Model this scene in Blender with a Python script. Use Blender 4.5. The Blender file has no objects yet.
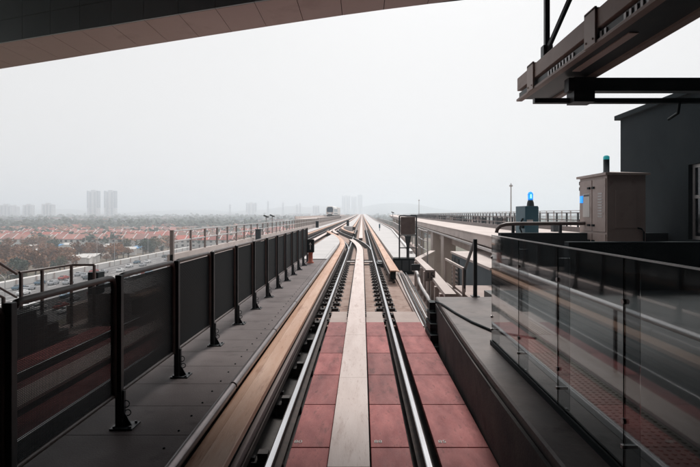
import bpy, math, random
from mathutils import Vector, Matrix
R = random.Random(7)
S = bpy.context.scene
COL = S.collection
pi = math.pi

# ------------------------------------------------------------------ materials
def mat(name, col, rough=0.7, metal=0.0, col2=None, scale=3.0, mixf=(0.35, 0.7), bump=0.0, bscale=30,
        spec=0.5, stretch=None, spots=None, rvar=0.0):
    m = bpy.data.materials.new(name); m.use_nodes = True
    nt = m.node_tree; b = nt.nodes['Principled BSDF']
    b.inputs['Base Color'].default_value = (*col, 1)
    b.inputs['Roughness'].default_value = rough
    b.inputs['Metallic'].default_value = metal
    b.inputs['Specular IOR Level'].default_value = spec
    tc = nt.nodes.new('ShaderNodeTexCoord')
    src = tc.outputs['Object']
    if stretch:
        mp = nt.nodes.new('ShaderNodeMapping'); mp.inputs['Scale'].default_value = stretch
        nt.links.new(src, mp.inputs['Vector']); src = mp.outputs['Vector']
    def noise(sc, det=6):
        n = nt.nodes.new('ShaderNodeTexNoise'); n.inputs['Scale'].default_value = sc
        n.inputs['Detail'].default_value = det; n.inputs['Roughness'].default_value = 0.6
        nt.links.new(src, n.inputs['Vector']); return n
    colout = None
    if col2:
        n = noise(scale)
        rp = nt.nodes.new('ShaderNodeValToRGB')
        rp.color_ramp.elements[0].position = mixf[0]; rp.color_ramp.elements[0].color = (*col, 1)
        rp.color_ramp.elements[1].position = mixf[1]; rp.color_ramp.elements[1].color = (*col2, 1)
        nt.links.new(n.outputs['Fac'], rp.inputs['Fac']); colout = rp.outputs['Color']
    for (sc_, sf_) in ([(spots[1], 1.0)] + ([(spots[1] * 4.7, .75)] if len(spots) > 2 else [])) if spots else []:   # dark stains with a shape of their own
        n = noise(sc_, 8)
        rp = nt.nodes.new('ShaderNodeValToRGB')
        rp.color_ramp.elements[0].position = 0.58; rp.color_ramp.elements[0].color = (1, 1, 1, 1)
        rp.color_ramp.elements[1].position = 0.72; rp.color_ramp.elements[1].color = (*[q + (1 - q) * (1 - sf_) for q in spots[0]], 1)
        nt.links.new(n.outputs['Fac'], rp.inputs['Fac'])
        mx = nt.nodes.new('ShaderNodeMix'); mx.data_type = 'RGBA'; mx.blend_type = 'MULTIPLY'
        mx.inputs['Factor'].default_value = 1
        if colout: nt.links.new(colout, mx.inputs['A'])
        else: mx.inputs['A'].default_value = (*col, 1)
        nt.links.new(rp.outputs['Color'], mx.inputs['B']); colout = mx.outputs['Result']
    if colout: nt.links.new(colout, b.inputs['Base Color'])
    if rvar:
        n = noise(scale * 2.3)
        mr = nt.nodes.new('ShaderNodeMapRange')
        mr.inputs['To Min'].default_value = max(0.02, rough - rvar); mr.inputs['To Max'].default_value = min(1, rough + rvar)
        nt.links.new(n.outputs['Fac'], mr.inputs['Value']); nt.links.new(mr.outputs['Result'], b.inputs['Roughness'])
    if bump:
        n = noise(bscale, 4); bp = nt.nodes.new('ShaderNodeBump')
        bp.inputs['Strength'].default_value = bump; bp.inputs['Distance'].default_value = 0.02
        nt.links.new(n.outputs['Fac'], bp.inputs['Height']); nt.links.new(bp.outputs['Normal'], b.inputs['Normal'])
    return m
def emis(name, col, s):
    m = mat(name, col, 0.3); b = m.node_tree.nodes['Principled BSDF']
    b.inputs['Emission Color'].default_value = (*col, 1); b.inputs['Emission Strength'].default_value = s
    return m
M = {}
M['conc'] = mat('concrete', (.40, .32, .295), .85, col2=(.50, .42, .39), scale=1.3, bump=.3, spots=((.62, .58, .57), 1.6))
M['conc_pale'] = mat('pale concrete', (.50, .43, .405), .8, col2=(.60, .53, .50), scale=.9, bump=.2, spots=((.75, .72, .71), 1.2))
M['ledge'] = mat('worn ledge concrete', (.17, .14, .133), .55, col2=(.10, .088, .088), scale=1.7, bump=.25, bscale=14, spots=((.45, .42, .42), 2.4), rvar=.14, spec=.3)
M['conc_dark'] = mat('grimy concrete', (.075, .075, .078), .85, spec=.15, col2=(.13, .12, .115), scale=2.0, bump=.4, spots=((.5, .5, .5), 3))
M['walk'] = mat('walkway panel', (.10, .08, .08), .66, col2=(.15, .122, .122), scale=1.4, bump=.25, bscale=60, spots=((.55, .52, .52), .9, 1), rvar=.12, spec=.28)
M['walk_lit'] = mat('walkway panel lit tone', (.42, .41, .41), .7, col2=(.50, .48, .48), scale=.5, bump=.15)  # lit copy of the walkway panel, open-sky brightness put into its colour
M['lip'] = mat('walkway edge tube', (.13, .11, .11), .3, .8, col2=(.2, .17, .17), scale=4)
M['cover'] = mat('beige cover board', (.50, .275, .175), .5, col2=(.61, .41, .31), scale=1.5, stretch=(3, .35, 3), bump=.12, spots=((.6, .48, .42), 2.0, 1), rvar=.12, spec=.3)
M['plate'] = mat('reaction plate', (.56, .445, .41), .45, col2=(.68, .57, .535), scale=1.8, stretch=(3, .5, 3), spots=((.60, .47, .42), 2.6, 1), bump=.1, rvar=.1)
M['slab'] = mat('pink cover slab', (.22, .042, .044), .62, col2=(.43, .13, .125), mixf=(.3, .66), scale=2.6, stretch=(2.2, .7, 2), spots=((.40, .34, .33), 2.2, 1), spec=.3, bump=.25, bscale=50, rvar=.1)
M['bed'] = mat('track bed concrete', (.30, .20, .165), .9, col2=(.42, .32, .28), scale=2.5, bump=.5, spots=((.35, .27, .24), 1.6, 1))
M['railhead'] = mat('polished rail', (.62, .62, .64), .22, 1.0, col2=(.5, .49, .5), scale=4, stretch=(4, .3, 4), rvar=.08)
M['rust'] = mat('rusty rail side', (.035, .028, .027), .8, col2=(.075, .05, .043), scale=9)
M['fast'] = mat('fastener iron', (.022, .024, .027), .7, col2=(.05, .036, .034), scale=12)
M['dark'] = mat('dark painted steel', (.020, .031, .038), .45, col2=(.032, .041, .048), scale=6, rvar=.12)
M['brown'] = mat('brown painted steel', (.085, .062, .058), .45, col2=(.12, .09, .085), scale=5, rvar=.1)
M['mesh'] = mat('mesh wire', (.017, .027, .033), .5, 0.2, spec=.15)
M['steel'] = mat('stainless steel', (.40, .38, .38), .4, 1.0, rvar=.08)
M['galv'] = mat('galvanised steel', (.42, .41, .41), .5, .5, col2=(.52, .5, .5), scale=8)
M['alu'] = mat('power rail metal', (.16, .135, .13), .4, .8)
M['black'] = mat('black rubber', (.010, .018, .022), .6, spec=.15)
M['soffit'] = mat('soffit panel', (.46, .355, .345), .55, col2=(.53, .42, .41), scale=.5, spots=((.8, .76, .75), 1.0))
M['bulk'] = mat('dark bulkhead panel', (.40, .50, .54), .55, col2=(.46, .56, .60), scale=.6)
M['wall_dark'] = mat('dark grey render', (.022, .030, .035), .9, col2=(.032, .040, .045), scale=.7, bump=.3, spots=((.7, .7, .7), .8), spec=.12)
M['cab'] = mat('grey brown cabinet paint', (.38, .30, .275), .5, col2=(.43, .345, .32), scale=2.5, spots=((.75, .7, .68), 4), rvar=.1)
M['gantry'] = mat('brown gantry paint', (.30, .22, .195), .55, col2=(.37, .28, .25), scale=2, spots=((.7, .66, .64), 3))
M['gantry_dark'] = mat('dark gantry steel', (.03, .042, .05), .5, col2=(.05, .055, .06), scale=3)
M['lampglass'] = mat('lamp diffuser', (.62, .48, .44), .35)
M['teal'] = mat('teal painted box', (.016, .075, .11), .45, col2=(.022, .09, .125), scale=5)
M['blue_on'] = emis('lit blue lamp', (.02, .26, .85), 1.0)
M['teal_on'] = emis('lit teal lamp', (.03, .35, .38), .3)
M['core_on'] = emis('lamp core', (.25, .8, 1), 1.3)
M['white'] = mat('white paint', (.75, .75, .74), .5)
M['offwhite'] = mat('off white render', (.62, .60, .585), .8, col2=(.7, .68, .66), scale=.2)
M['orange'] = mat('orange post', (.52, .13, .07), .55, col2=(.42, .10, .06), scale=9)
M['tactile'] = mat('tactile paving', (.20, .18, .145), .6, col2=(.16, .14, .115), scale=3, rvar=.1)
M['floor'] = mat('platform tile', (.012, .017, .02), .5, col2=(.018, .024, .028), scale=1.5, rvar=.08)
M['glassdark'] = mat('dark window glass', (.015, .02, .024), .08, spec=.8)
M['trainblue'] = mat('train windscreen', (.03, .06, .09), .12)
M['asphalt'] = mat('asphalt', (.11, .105, .105), .85, col2=(.15, .14, .14), scale=.08)
M['paint'] = mat('road paint', (.7, .7, .68), .7)
M['roadconc'] = mat('barrier concrete', (.55, .53, .51), .85, col2=(.62, .6, .58), scale=.1)
M['red'] = mat('red roof tiles', (.40, .095, .065), .8, col2=(.30, .075, .055), scale=.25)
M['red2'] = mat('faded roof tiles', (.38, .17, .14), .8, col2=(.30, .12, .10), scale=.25)
M['leafd'] = mat('dark leaves', (.048, .075, .055), .8, col2=(.08, .105, .065), scale=.6)
M['leafb'] = mat('brown leaves', (.32, .145, .075), .8, col2=(.15, .095, .055), scale=.5)
M['bark'] = mat('bark', (.10, .075, .06), .9)
M['tower'] = mat('tower white', (.60, .60, .61), .8)
M['towerb'] = mat('tower blue grey', (.26, .31, .36), .7)
M['ground'] = mat('ground', (.085, .085, .05), .95, col2=(.17, .125, .095), scale=.012, mixf=(.4, .62))
M['hill'] = mat('forested hill', (.04, .06, .045), .95, col2=(.06, .075, .055), scale=.01)
M['blueroof'] = mat('blue sheet roof', (.05, .25, .5), .5)
for i, c in enumerate([(.7, .7, .7), (.03, .05, .06), (.35, .36, .38), (.35, .05, .04), (.05, .12, .18)]):
    M['car%d' % i] = mat('car paint', c, .3)
M['signgrey'] = mat('sign plate grey', (.22, .185, .175), .6)
M['house_blue'] = mat('blue grey render', (.085, .115, .135), .8, col2=(.11, .14, .16), scale=.8)
M['reflection_bright'] = mat('brushed reflection tube', (.78, .74, .73), .38, .6)  # bright tone of a reflection, for the added tube behind the glass
M['strap'] = mat('pale strap paint', (.42, .33, .30), .5)
M['postgrey'] = mat('weathered grey brown steel', (.22, .185, .175), .6, col2=(.28, .24, .23), scale=5)
M['leafo'] = mat('olive leaves', (.13, .115, .05), .8, col2=(.07, .075, .04), scale=.6)
M['red3'] = mat('brown roof tiles', (.25, .15, .115), .8, col2=(.17, .11, .09), scale=.3)
def per_object(mn, lo, hi):          # each piece of the row has its own age
    nt = M[mn].node_tree; b = nt.nodes['Principled BSDF']; l = b.inputs['Base Color'].links[0]
    oi = nt.nodes.new('ShaderNodeObjectInfo'); mr = nt.nodes.new('ShaderNodeMapRange')
    mr.inputs['To Min'].default_value = lo; mr.inputs['To Max'].default_value = hi
    nt.links.new(oi.outputs['Random'], mr.inputs['Value'])
    h = nt.nodes.new('ShaderNodeHueSaturation'); nt.links.new(mr.outputs['Result'], h.inputs['Value'])
    nt.links.new(l.from_socket, h.inputs['Color']); nt.links.new(h.outputs['Color'], b.inputs['Base Color'])
per_object('slab', .72, 1.12); per_object('red', .6, 1.25); per_object('red2', .7, 1.3); per_object('leafb', .7, 1.4); per_object('leafd', .7, 1.5)
def glassmat():
    m = bpy.data.materials.new('balustrade glass'); m.use_nodes = True
    b = m.node_tree.nodes['Principled BSDF']
    b.inputs['Base Color'].default_value = (.56, .59, .60, 1); b.inputs['Roughness'].default_value = 0.03
    b.inputs['Transmission Weight'].default_value = 1; b.inputs['IOR'].default_value = 1.4
    return m
M['glass'] = glassmat()

# ------------------------------------------------------------------ mesh builder
class MB:
    def __init__(s): s.v = []; s.f = []; s.mi = []; s.cm = 0; s.sm = []
    def add(s, vs, fs, smooth=False):
        o = len(s.v); s.v += [tuple(p) for p in vs]
        for f in fs: s.f.append([i + o for i in f]); s.mi.append(s.cm); s.sm.append(smooth)
        return s
    def box(s, x0, x1, y0, y1, z0, z1):
        if x0 > x1: x0, x1 = x1, x0
        if y0 > y1: y0, y1 = y1, y0
        if z0 > z1: z0, z1 = z1, z0
        vs = [(x, y, z) for z in (z0, z1) for y in (y0, y1) for x in (x0, x1)]
        return s.add(vs, [(0, 2, 3, 1), (4, 5, 7, 6), (0, 1, 5, 4), (2, 6, 7, 3), (0, 4, 6, 2), (1, 3, 7, 5)])
    def obox(s, c, ax, hx, hy, hz):      # box rotated about z; c centre
        ca, sa = math.cos(ax), math.sin(ax); vs = []
        for z in (-hz, hz):
            for y in (-hy, hy):
                for x in (-hx, hx): vs.append((c[0] + x * ca - y * sa, c[1] + x * sa + y * ca, c[2] + z))
        return s.add(vs, [(0, 2, 3, 1), (4, 5, 7, 6), (0, 1, 5, 4), (2, 6, 7, 3), (0, 4, 6, 2), (1, 3, 7, 5)])
    def tube(s, pts, r, n=8, cap=True, r2=None):
        pts = [Vector(p) for p in pts]; rings = []; N = len(pts)
        for i, p in enumerate(pts):
            d = (pts[min(i + 1, N - 1)] - pts[max(i - 1, 0)]).normalized()
            up = Vector((0, 0, 1)) if abs(d.z) < .95 else Vector((0, 1, 0))
            a = d.cross(up).normalized(); b = d.cross(a).normalized()
            rr = r if r2 is None else r + (r2 - r) * i / (N - 1)
            rings.append([p + (a * math.cos(2 * pi * k / n) + b * math.sin(2 * pi * k / n)) * rr for k in range(n)])
        vs = [q for rg in rings for q in rg]
        fs = [(i * n + k, i * n + (k + 1) % n, (i + 1) * n + (k + 1) % n, (i + 1) * n + k) for i in range(N - 1) for k in range(n)]
        s.add(vs, fs, True)
        if cap: s.add(rings[0] + rings[-1], [list(range(n)), list(range(2 * n - 1, n - 1, -1))])
        return s
    def beam(s, a, b, w, h):
        a, b = Vector(a), Vector(b); d = (b - a).normalized()
        up = Vector((0, 0, 1)) if abs(d.z) < .95 else Vector((0, 1, 0))
        u = d.cross(up).normalized() * (w / 2); v = u.cross(d).normalized() * (h / 2)
        vs = [a - u - v, a + u - v, a + u + v, a - u + v, b - u - v, b + u - v, b + u + v, b - u + v]
        return s.add(vs, [(0, 1, 2, 3), (7, 6, 5, 4), (0, 4, 5, 1), (1, 5, 6, 2), (2, 6, 7, 3), (3, 7, 4, 0)])
    def sweep(s, path, prof, cap=True, smooth=False):    # path of (x,y,z); prof of (u,v) closed, u = to the right
        path = [Vector(p) for p in path]; N = len(path); n = len(prof); vs = []
        for i, p in enumerate(path):
            d = path[min(i + 1, N - 1)] - path[max(i - 1, 0)]; d.z = 0; d.normalize()
            rt = Vector((d.y, -d.x, 0))
            for u, v in prof: vs.append(p + rt * u + Vector((0, 0, v)))
        fs = [(i * n + k, i * n + (k + 1) % n, (i + 1) * n + (k + 1) % n, (i + 1) * n + k) for i in range(N - 1) for k in range(n)]
        s.add(vs, fs, smooth)
        if cap: s.add(vs[:n] + vs[-n:], [list(range(n - 1, -1, -1)), list(range(n, 2 * n))])
        return s
    def lathe(s, c, prof, n=14):
        vs = []
        for r, z in prof:
            for k in range(n): vs.append((c[0] + r * math.cos(2 * pi * k / n), c[1] + r * math.sin(2 * pi * k / n), c[2] + z))
        fs = [(i * n + k, i * n + (k + 1) % n, (i + 1) * n + (k + 1) % n, (i + 1) * n + k) for i in range(len(prof) - 1) for k in range(n)]
        fs2 = [list(range(n - 1, -1, -1)), list(range((len(prof) - 1) * n, len(prof) * n))]
        s.add(vs, fs, True); s.add(vs, fs2); return s
    def build(s, name, m, parent=None, bevel=0.0):
        me = bpy.data.meshes.new(name); me.from_pydata(s.v, [], s.f)
        ms = m if isinstance(m, (list, tuple)) else [m]
        for q in ms: me.materials.append(M[q])
        me.polygons.foreach_set('material_index', s.mi); me.polygons.foreach_set('use_smooth', s.sm); me.update()
        o = bpy.data.objects.new(name, me); COL.objects.link(o)
        if parent: o.parent = parent
        if bevel:
            b = o.modifiers.new('bev', 'BEVEL'); b.width = bevel; b.segments = 2; b.limit_method = 'ANGLE'
        return o
def tag(o, label=None, cat=None, group=None, kind=None):
    if label: o['label'] = label
    if cat: o['category'] = cat
    if group: o['group'] = group
    if kind: o['kind'] = kind
    return o
def thing(name, loc, label, cat, group=None, rz=0):
    o = bpy.data.objects.new(name, None); COL.objects.link(o); o.location = loc; o.rotation_euler.z = rz
    o.empty_display_size = .2
    return tag(o, label, cat, group)
def struct(o, label=None): return tag(o, label, None, None, 'structure')
KIDS = {}
def copy_tree(o, parent=None):
    c = o.copy(); COL.objects.link(c)
    if parent: c.parent = parent
    for ch in list(o.children): copy_tree(ch, c)
    return c
def text(name, body, size, loc, rot, m, parent=None, ext=.002):
    cu = bpy.data.curves.new(name, 'FONT'); cu.body = body; cu.size = size; cu.extrude = ext
    cu.align_x = 'CENTER'; cu.align_y = 'CENTER'
    t = bpy.data.objects.new(name, cu); COL.objects.link(t); bpy.context.view_layer.update()
    me = bpy.data.meshes.new_from_object(t); bpy.data.objects.remove(t)
    o = bpy.data.objects.new(name, me); COL.objects.link(o); o.location = loc; o.rotation_euler = rot
    me.materials.clear(); me.materials.append(M[m])
    if parent: o.parent = parent
    return o
def zt(y): return 0 if y < 150 else 1.9 * ((y - 150) / 550) ** 1.4
def line(x, y0, y1, dz=0, step=25):
    ys = [y0]; 
    while ys[-1] < y1: ys.append(min(y1, ys[-1] + step))
    fx = x if callable(x) else (lambda y: x)
    return [(fx(y), y, zt(y) + dz) for y in ys]
FAR = 700
def sm(t): t = max(0, min(1, t)); return t * t * (3 - 2 * t)
def div(y): return -4.0 * sm((y - 30) / 45)

# ------------------------------------------------------------------ guideway structure
rect = lambda a, b, c, d: [(a, c), (a, d), (b, d), (b, c)]
d = MB()
def rightedge(y): return 2.6 if y < 22 else (2.6 + (y - 22) * .033 if y < 60 else 3.85 + (y - 60) * .003)
p = line(0, -14, FAR)
d.add([(-6.75, q[1], q[2] + z) for q in p for z in (-1.6, -.36)] , [])
n = len(p); vs = []; fs = []
for q in p:
    re = rightedge(q[1])
    vs += [(-6.9, q[1], q[2] - 1.5), (-6.9, q[1], q[2] - .36), (re, q[1], q[2] - .36), (re, q[1], q[2] - 1.5)]
for i in range(n - 1):
    for k in range(4): fs.append((i * 4 + k, i * 4 + (k + 1) % 4, i * 4 + 4 + (k + 1) % 4, i * 4 + 4 + k))
fs += [(3, 2, 1, 0), tuple(range((n - 1) * 4, n * 4))]
d = MB(); d.add(vs, fs); struct(d.build('guideway_deck', 'conc'))
# raised bed under each track beyond the cover slabs
struct(MB().sweep(line(0, 11.0, FAR), rect(-1.15, 1.38, -.35, -.22)).build('track_bed', 'bed'))
struct(MB().sweep(line(-4, -12, FAR), rect(-1.15, 1.15, -.35, -.24)).build('track_bed', 'bed'))
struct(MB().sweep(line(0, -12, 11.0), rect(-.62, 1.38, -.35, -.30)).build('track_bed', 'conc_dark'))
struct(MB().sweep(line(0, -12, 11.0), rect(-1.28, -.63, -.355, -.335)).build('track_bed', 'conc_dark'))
b = MB()
for y in range(30, 75, 3): b.sweep([(div(y), y, 0), (div(y + 3), y + 3, 0)], rect(-1.1, 1.1, -.352, -.226))
struct(b.build('track_bed', 'bed'))

# walkways -------------------------------------------------
w = MB()
y = -10.0
while y < 20.8:
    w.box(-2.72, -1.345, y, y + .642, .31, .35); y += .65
w.build('walkway', 'walk', bevel=0)
struct(bpy.data.objects['walkway'])
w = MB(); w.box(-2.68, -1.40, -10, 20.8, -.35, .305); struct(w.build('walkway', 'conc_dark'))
w = MB(); y = 20.85
while y < 46:
    xr = [min(-1.345, -1.30 + div(q)) for q in (y, y + 1.28)]
    v_ = [(-2.72, y, -.35), (xr[0], y, -.35), (xr[1], y + 1.28, -.35), (-2.72, y + 1.28, -.35)]
    if xr[1] > -2.7: w.add(v_ + [(a, c, .35) for a, c, e_ in v_], [(3, 2, 1, 0), (4, 5, 6, 7), (0, 1, 5, 4), (1, 2, 6, 5), (2, 3, 7, 6), (3, 0, 4, 7)])
    y += 1.3
struct(w.build('walkway', 'walk_lit'))
w = MB(); y = -10
while y < 28:
    w.tube([(-1.315, y, .32), (-1.315, y + 2.56, .32)], .05, 10); y += 2.6
e = thing('walkway_edge_tube', (0, 0, 0), 'rounded dark edging tube along the central walkway beside the beige cover', 'edging')
w.build('tube', 'lip', e)
w = MB(); y = -9.6
while y < 30:
    for dx in (0, ): w.lathe((-1.47, y, .35), [(.010, 0), (.010, .006), (.006, .010)], 8)
    y += .325
w.build('bolt_row', 'black', e)
struct(MB().sweep(line(-2.03, 76, FAR), rect(-.68, .68, -.35, .35)).build('walkway', 'walk_lit'))
struct(MB().sweep(line(-5.9, 12, FAR), rect(-.5, .5, -.35, .34)).build('walkway', 'walk_lit'))
p = line(0, 22, FAR); vs = []; fs = []
for q in p:
    re = rightedge(q[1]) - .05
    vs += [(1.48, q[1], q[2] - .35), (1.48, q[1], q[2] + .35), (re, q[1], q[2] + .35), (re, q[1], q[2] - .35)]
n = len(p)
for i in range(n - 1):
    for k in range(4): fs.append((i * 4 + k, i * 4 + (k + 1) % 4, i * 4 + 4 + (k + 1) % 4, i * 4 + 4 + k))
fs += [(3, 2, 1, 0), tuple(range((n - 1) * 4, n * 4))]
d = MB(); d.add(vs, fs); struct(d.build('walkway', 'walk_lit'))
t = thing('walkway_end_block', (1.95, 21.7, 0), 'black end block closing the right walkway below the grey board', 'end block')
b = MB(); b.box(-.5, .55, -.1, .25, -.34, .34); b.build('panel', 'black', t, .01)
b = MB()
for i in range(3): b.box(-.42 + i * .32, -.16 + i * .32, -.12, -.1, -.22, .24)
b.build('hatch', 'dark', t)

# rails ----------------------------------------------------
def rail(fx, y0, y1, label, fy0=None, fy1=None, step=25, fasten=None):
    t = thing('running_rail', (0, 0, 0), label, 'rail', 'running rails')
    P = line(fx, y0, y1, step=step)
    MB().sweep(P, [(-.028, -.008), (-.028, -.005), (-.021, 0), (.021, 0), (.028, -.005), (.028, -.008)]).build('rail_head', 'railhead', t)
    MB().sweep(P, [(-.07, -.17), (-.07, -.155), (-.012, -.135), (-.010, -.045), (-.034, -.035), (-.034, -.0085), (.034, -.0085), (.034, -.035), (.010, -.045), (.012, -.135), (.07, -.155), (.07, -.17)]).build('rail_web', 'rust', t)
    if fasten:
        y = fasten[0]; k = 0; proto = None
        X = fx if callable(fx) else (lambda y: fx)
        while y < fasten[1] and k < 95:
            if proto is None:
                f = MB()
                f.box(-.27, .27, -.13, .13, -.05, .015)
                for sx in (-1, 1):
                    f.box(sx * .085, sx * .235, -.10, .10, 0, .075)
                    f.lathe((sx * .16, 0, .07), [(.028, 0), (.028, .035), (.012, .05)], 6)
                    f.box(sx * .05, sx * .10, -.03, .03, .02, .10)
                proto = o = f.build('fastener', 'fast', t)
            else:
                o = proto.copy(); COL.objects.link(o); o.parent = t
            o.location = (X(y), y, -.222 + zt(y)); y += fasten[2]; k += 1
    return t
rail(-.7175, -11, FAR, 'left rail of the track with pink slabs, beside the dark gutter', fasten=(11.3, 75, .75))
rail(.7175, -11, FAR, 'right rail of the track with pink slabs, bright polished head', fasten=(11.3, 75, .75))
rail(-4.7175, -11, FAR, 'far rail of the left track seen through the mesh', fasten=(12, 75, .8))
rail(-3.2825, -11, FAR, 'rail of the left track nearest the mesh fence', fasten=(12, 75, .8))
rail(lambda y: -.7175 + div(y), 31.5, 76, 'curved left rail of the crossover in the distance', step=2, fasten=(36, 74, .8))
rail(lambda y: .7175 + div(y), 31.5, 76, 'curved right rail of the crossover cutting across the main track', step=2, fasten=(36, 74, .8))
# fasteners under the slabbed stretch, left gutter
g = MB(); y = -4.0
t = thing('gutter_bracket_row', (0, 0, 0), 'dark brackets standing in the gutter between left rail and beige cover', 'brackets')
pr = None
while y < 24:
    b = MB()
    if pr is None:
        b.box(-.11, .11, -.07, .07, -.34, -.20); b.box(-.05, .05, -.05, .05, -.20, -.12); b.box(-.28, -.12, -.035, .035, -.34, -.05)
        b.box(.10, .2, -.02, .02, -.33, -.24)
        pr = o = b.build('bracket', 'fast', t)
    else:
        o = pr.copy(); COL.objects.link(o); o.parent = t
    o.location = (-.86, y, 0); y += 1.5
# centre reaction plates
def plate(fx, y0, y1, label, step=25, hw=.185, seam=3.0):
    t = thing('reaction_plate', (0, 0, 0), label, 'metal plate', 'centre plates between the rails')
    fxx = fx if callable(fx) else (lambda y: fx)
    y = y0; k = 0
    body = MB()
    while y < y1:
        e = min(y + seam, y1)
        body.sweep([(fxx(q), q, zt(q)) for q in ([y, (y + e) / 2, e - .006] if step < 10 else [y, e - .006])], rect(-hw, hw, -.01, .03)); y = e
        if y > 120: seam = 30
    body.build('top_plate', 'plate', t)
    MB().sweep([(fxx(q), q, zt(q)) for q in [y0 + (y1 - y0) * i / 60 for i in range(61)]], rect(-hw + .03, hw - .03, -.235, -.011)).build('support_rib', 'fast', t)
    if y0 < 40 and abs(fxx(y0)) < .1:
        b = MB(); y = 11.2
        while y < y1:
            for sx in (-1, 1):
                b.box(fxx(y) + sx * (hw + .002), fxx(y) + sx * (hw + .03), y, y + .07, -.06, .012)
            y += .24
        for sx in (-1, 1): b.sweep([(fxx(q), q, 0) for q in [11.2 + (y1 - 11.2) * i / 30 for i in range(31)]], rect(min(sx * (hw + .004), sx * (hw + .02)), max(sx * (hw + .004), sx * (hw + .02)), -.05, -.03))
        b.build('edge_clip_row', 'fast', t)
    return t
plate(lambda y: div(y) * .9, -10, 44, 'pale centre plate running between the pink slabs in the foreground', step=2.9, seam=2.4)
plate(0, 46.5, FAR, 'pale centre plate of the straight track beyond the crossover')
plate(div, 58, 70, 'short pale plate in the curve of the crossover', step=2)
plate(-4, -11, FAR, 'pale centre plate of the left track seen through the mesh')

# pink slabs ------------------------------------------------
JO = [-1.9, -.75, .40, 1.55, 2.70, 3.85, 5.0, 6.13, 7.26, 8.40, 9.57, 10.8]
def slabs(x0, x1, label, joints, mark=None, mm='slab', z=-.08, last=12.0):
    t = thing('cover_slab_row', (0, 0, 0), label, 'slabs', 'rows of cover slabs')
    for a, c in zip(joints[:-1], joints[1:]):
        MB().box(x0, x1, a + .008, c - .008, z - .06, z).build('slab', mm, t, .006)
        if mark and abs(a - 5.0) < .01:
            text('stencil_mark', {-.53: '80', .28: '88'}.get(mark, '85'), .085, (mark, 5.12, z + .003), (0, 0, 0), 'offwhite', t, .0008)
    if last: MB().box(x0, x1, joints[-1] + .01, last, z - .07, z - .01).build('end_slab', 'conc', t, .006)
    return t
slabs(-.585, -.205, 'row of pink slabs between the left rail and the centre plate', JO, -.53)
slabs(.205, .585, 'row of pink slabs between the centre plate and the right rail', JO, .28)
slabs(.85, 1.375, 'row of pink slabs outside the right rail below the concrete ledge', JO, .93)
JL = [-4 + i * 1.2 for i in range(13)]
for (a, c, lb) in ((-4.6, -4.21, 'row of pink slabs left of the plate on the left track'), (-3.79, -3.4, 'row of pink slabs right of the plate on the left track'), (-3.16, -2.78, 'row of pink slabs beside the mesh fence on the left track'), (-5.35, -4.83, 'row of pink slabs under the left platform edge')):
    slabs(a, c, lb, JL, last=None)

# power rail cover boards ------------------------------------
PR = [(-.16, -.035), (-.165, 0), (-.15, .008), (-.045, .03), (-.04, .034), (.15, .036), (.16, .028), (.16, -.03), (.15, -.036), (.14, -.036), (.14, .0), (-.14, -.01), (-.14, -.036)]
def cover(fx, y0, y1, side, label, step=25, tip=False):
    t = thing('power_rail_cover', (0, 0, 0), label, 'cover board', 'beige cover boards over the power rails')
    fxx = fx if callable(fx) else (lambda y: fx)
    L = line(fxx, y0, y1, dz=.25, step=step)
    prof = [(u * side * -1 if side > 0 else u, v) for u, v in PR]
    if side > 0: prof = prof[::-1]
    bd = MB()
    if step >= 25:
        # boards of 5 m with a hairline gap
        y = y0
        while y < min(y1, 60): bd.sweep([(fxx(y), y, .25), (fxx(y), min(y + 4.995, y1), .25)], prof); y += 5
        if y1 > 60: bd.sweep(line(fxx, y, y1, dz=.25), prof)
    else: bd.sweep(L, prof)
    bd.build('cover_board', 'cover', t)
    bars = MB(); s = -side      # bars hang on the track side
    for z, r in ((.10, .018), (-.02, .022)):
        bars.sweep(line(fxx, y0, y1, step=step), rect(min(s * .155, s * .20), max(s * .155, s * .20), z, z + .075))
    bars.build('power_rail', 'alu', t)
    MB().sweep(line(fxx, y0 + (1.0 if tip else 0), y1, step=step), rect(-.10, .145, -.16, .17) if s > 0 else rect(-.145, .10, -.16, .17)).build('insulator_strip', 'black', t)
    pr = None; y = y0 + .5; k = 0
    while y < min(y1, 90) and k < 70:
        if pr is None:
            b = MB(); b.box(-.05, .05, -.05, .05, -.36, -.16); b.box(-.09, .09, -.08, .08, -.36, -.32); b.box(-.03, .19 * s, -.03, .03, -.16, -.12)
            pr = o = b.build('bracket', 'fast', t)
        else: o = pr.copy(); COL.objects.link(o); o.parent = t
        o.location = (fxx(y), y, zt(y)); y += 1.8; k += 1
    return t
cover(lambda y: -1.11 + div(y), -10, 58, -1, 'long beige cover board left of the near track, curving left into the crossover', step=2)
cover(1.25, 17.4, FAR, 1, 'beige cover board right of the near track ending at the black block', tip=True)
cover(-1.13, 77, FAR, -1, 'distant beige cover board left of the straight track')
cover(-5.25, 12, FAR, -1, 'beige cover board on the outer side of the left track')
cover(-2.87, 78, FAR, 1, 'distant beige cover board on the inner side of the left track')
cover(lambda y: 1.25 + div(y), 52, 75, 1, 'short curved beige cover board in the middle of the crossover', step=2)

# cross pipe and switch gear
t = thing('switch_machine', (0, 25, 0), 'pale cross pipe and dark switch gear across the near track', 'switch gear')
MB().tube([(-.62, -.3, -.12), (.62, -.3, -.12)], .045).build('cross_pipe', 'galv', t)
b = MB(); b.box(.80, 1.30, -1.9, -.9, -.22, -.02); b.box(.84, 1.24, -1.8, -1.0, -.02, .04); b.build('motor_box', 'dark', t, .02)
b = MB(); b.tube([(-.6, .9, -.14), (.62, .9, -.14)], .03); b.tube([(-.6, -1.4, -.14), (.9, -1.4, -.14)], .03); b.build('throw_rod', 'fast', t)
b = MB(); b.box(-1.5, -.95, 1.2, 2.3, -.2, 0); b.build('motor_box', 'fast', t, .02)

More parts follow.
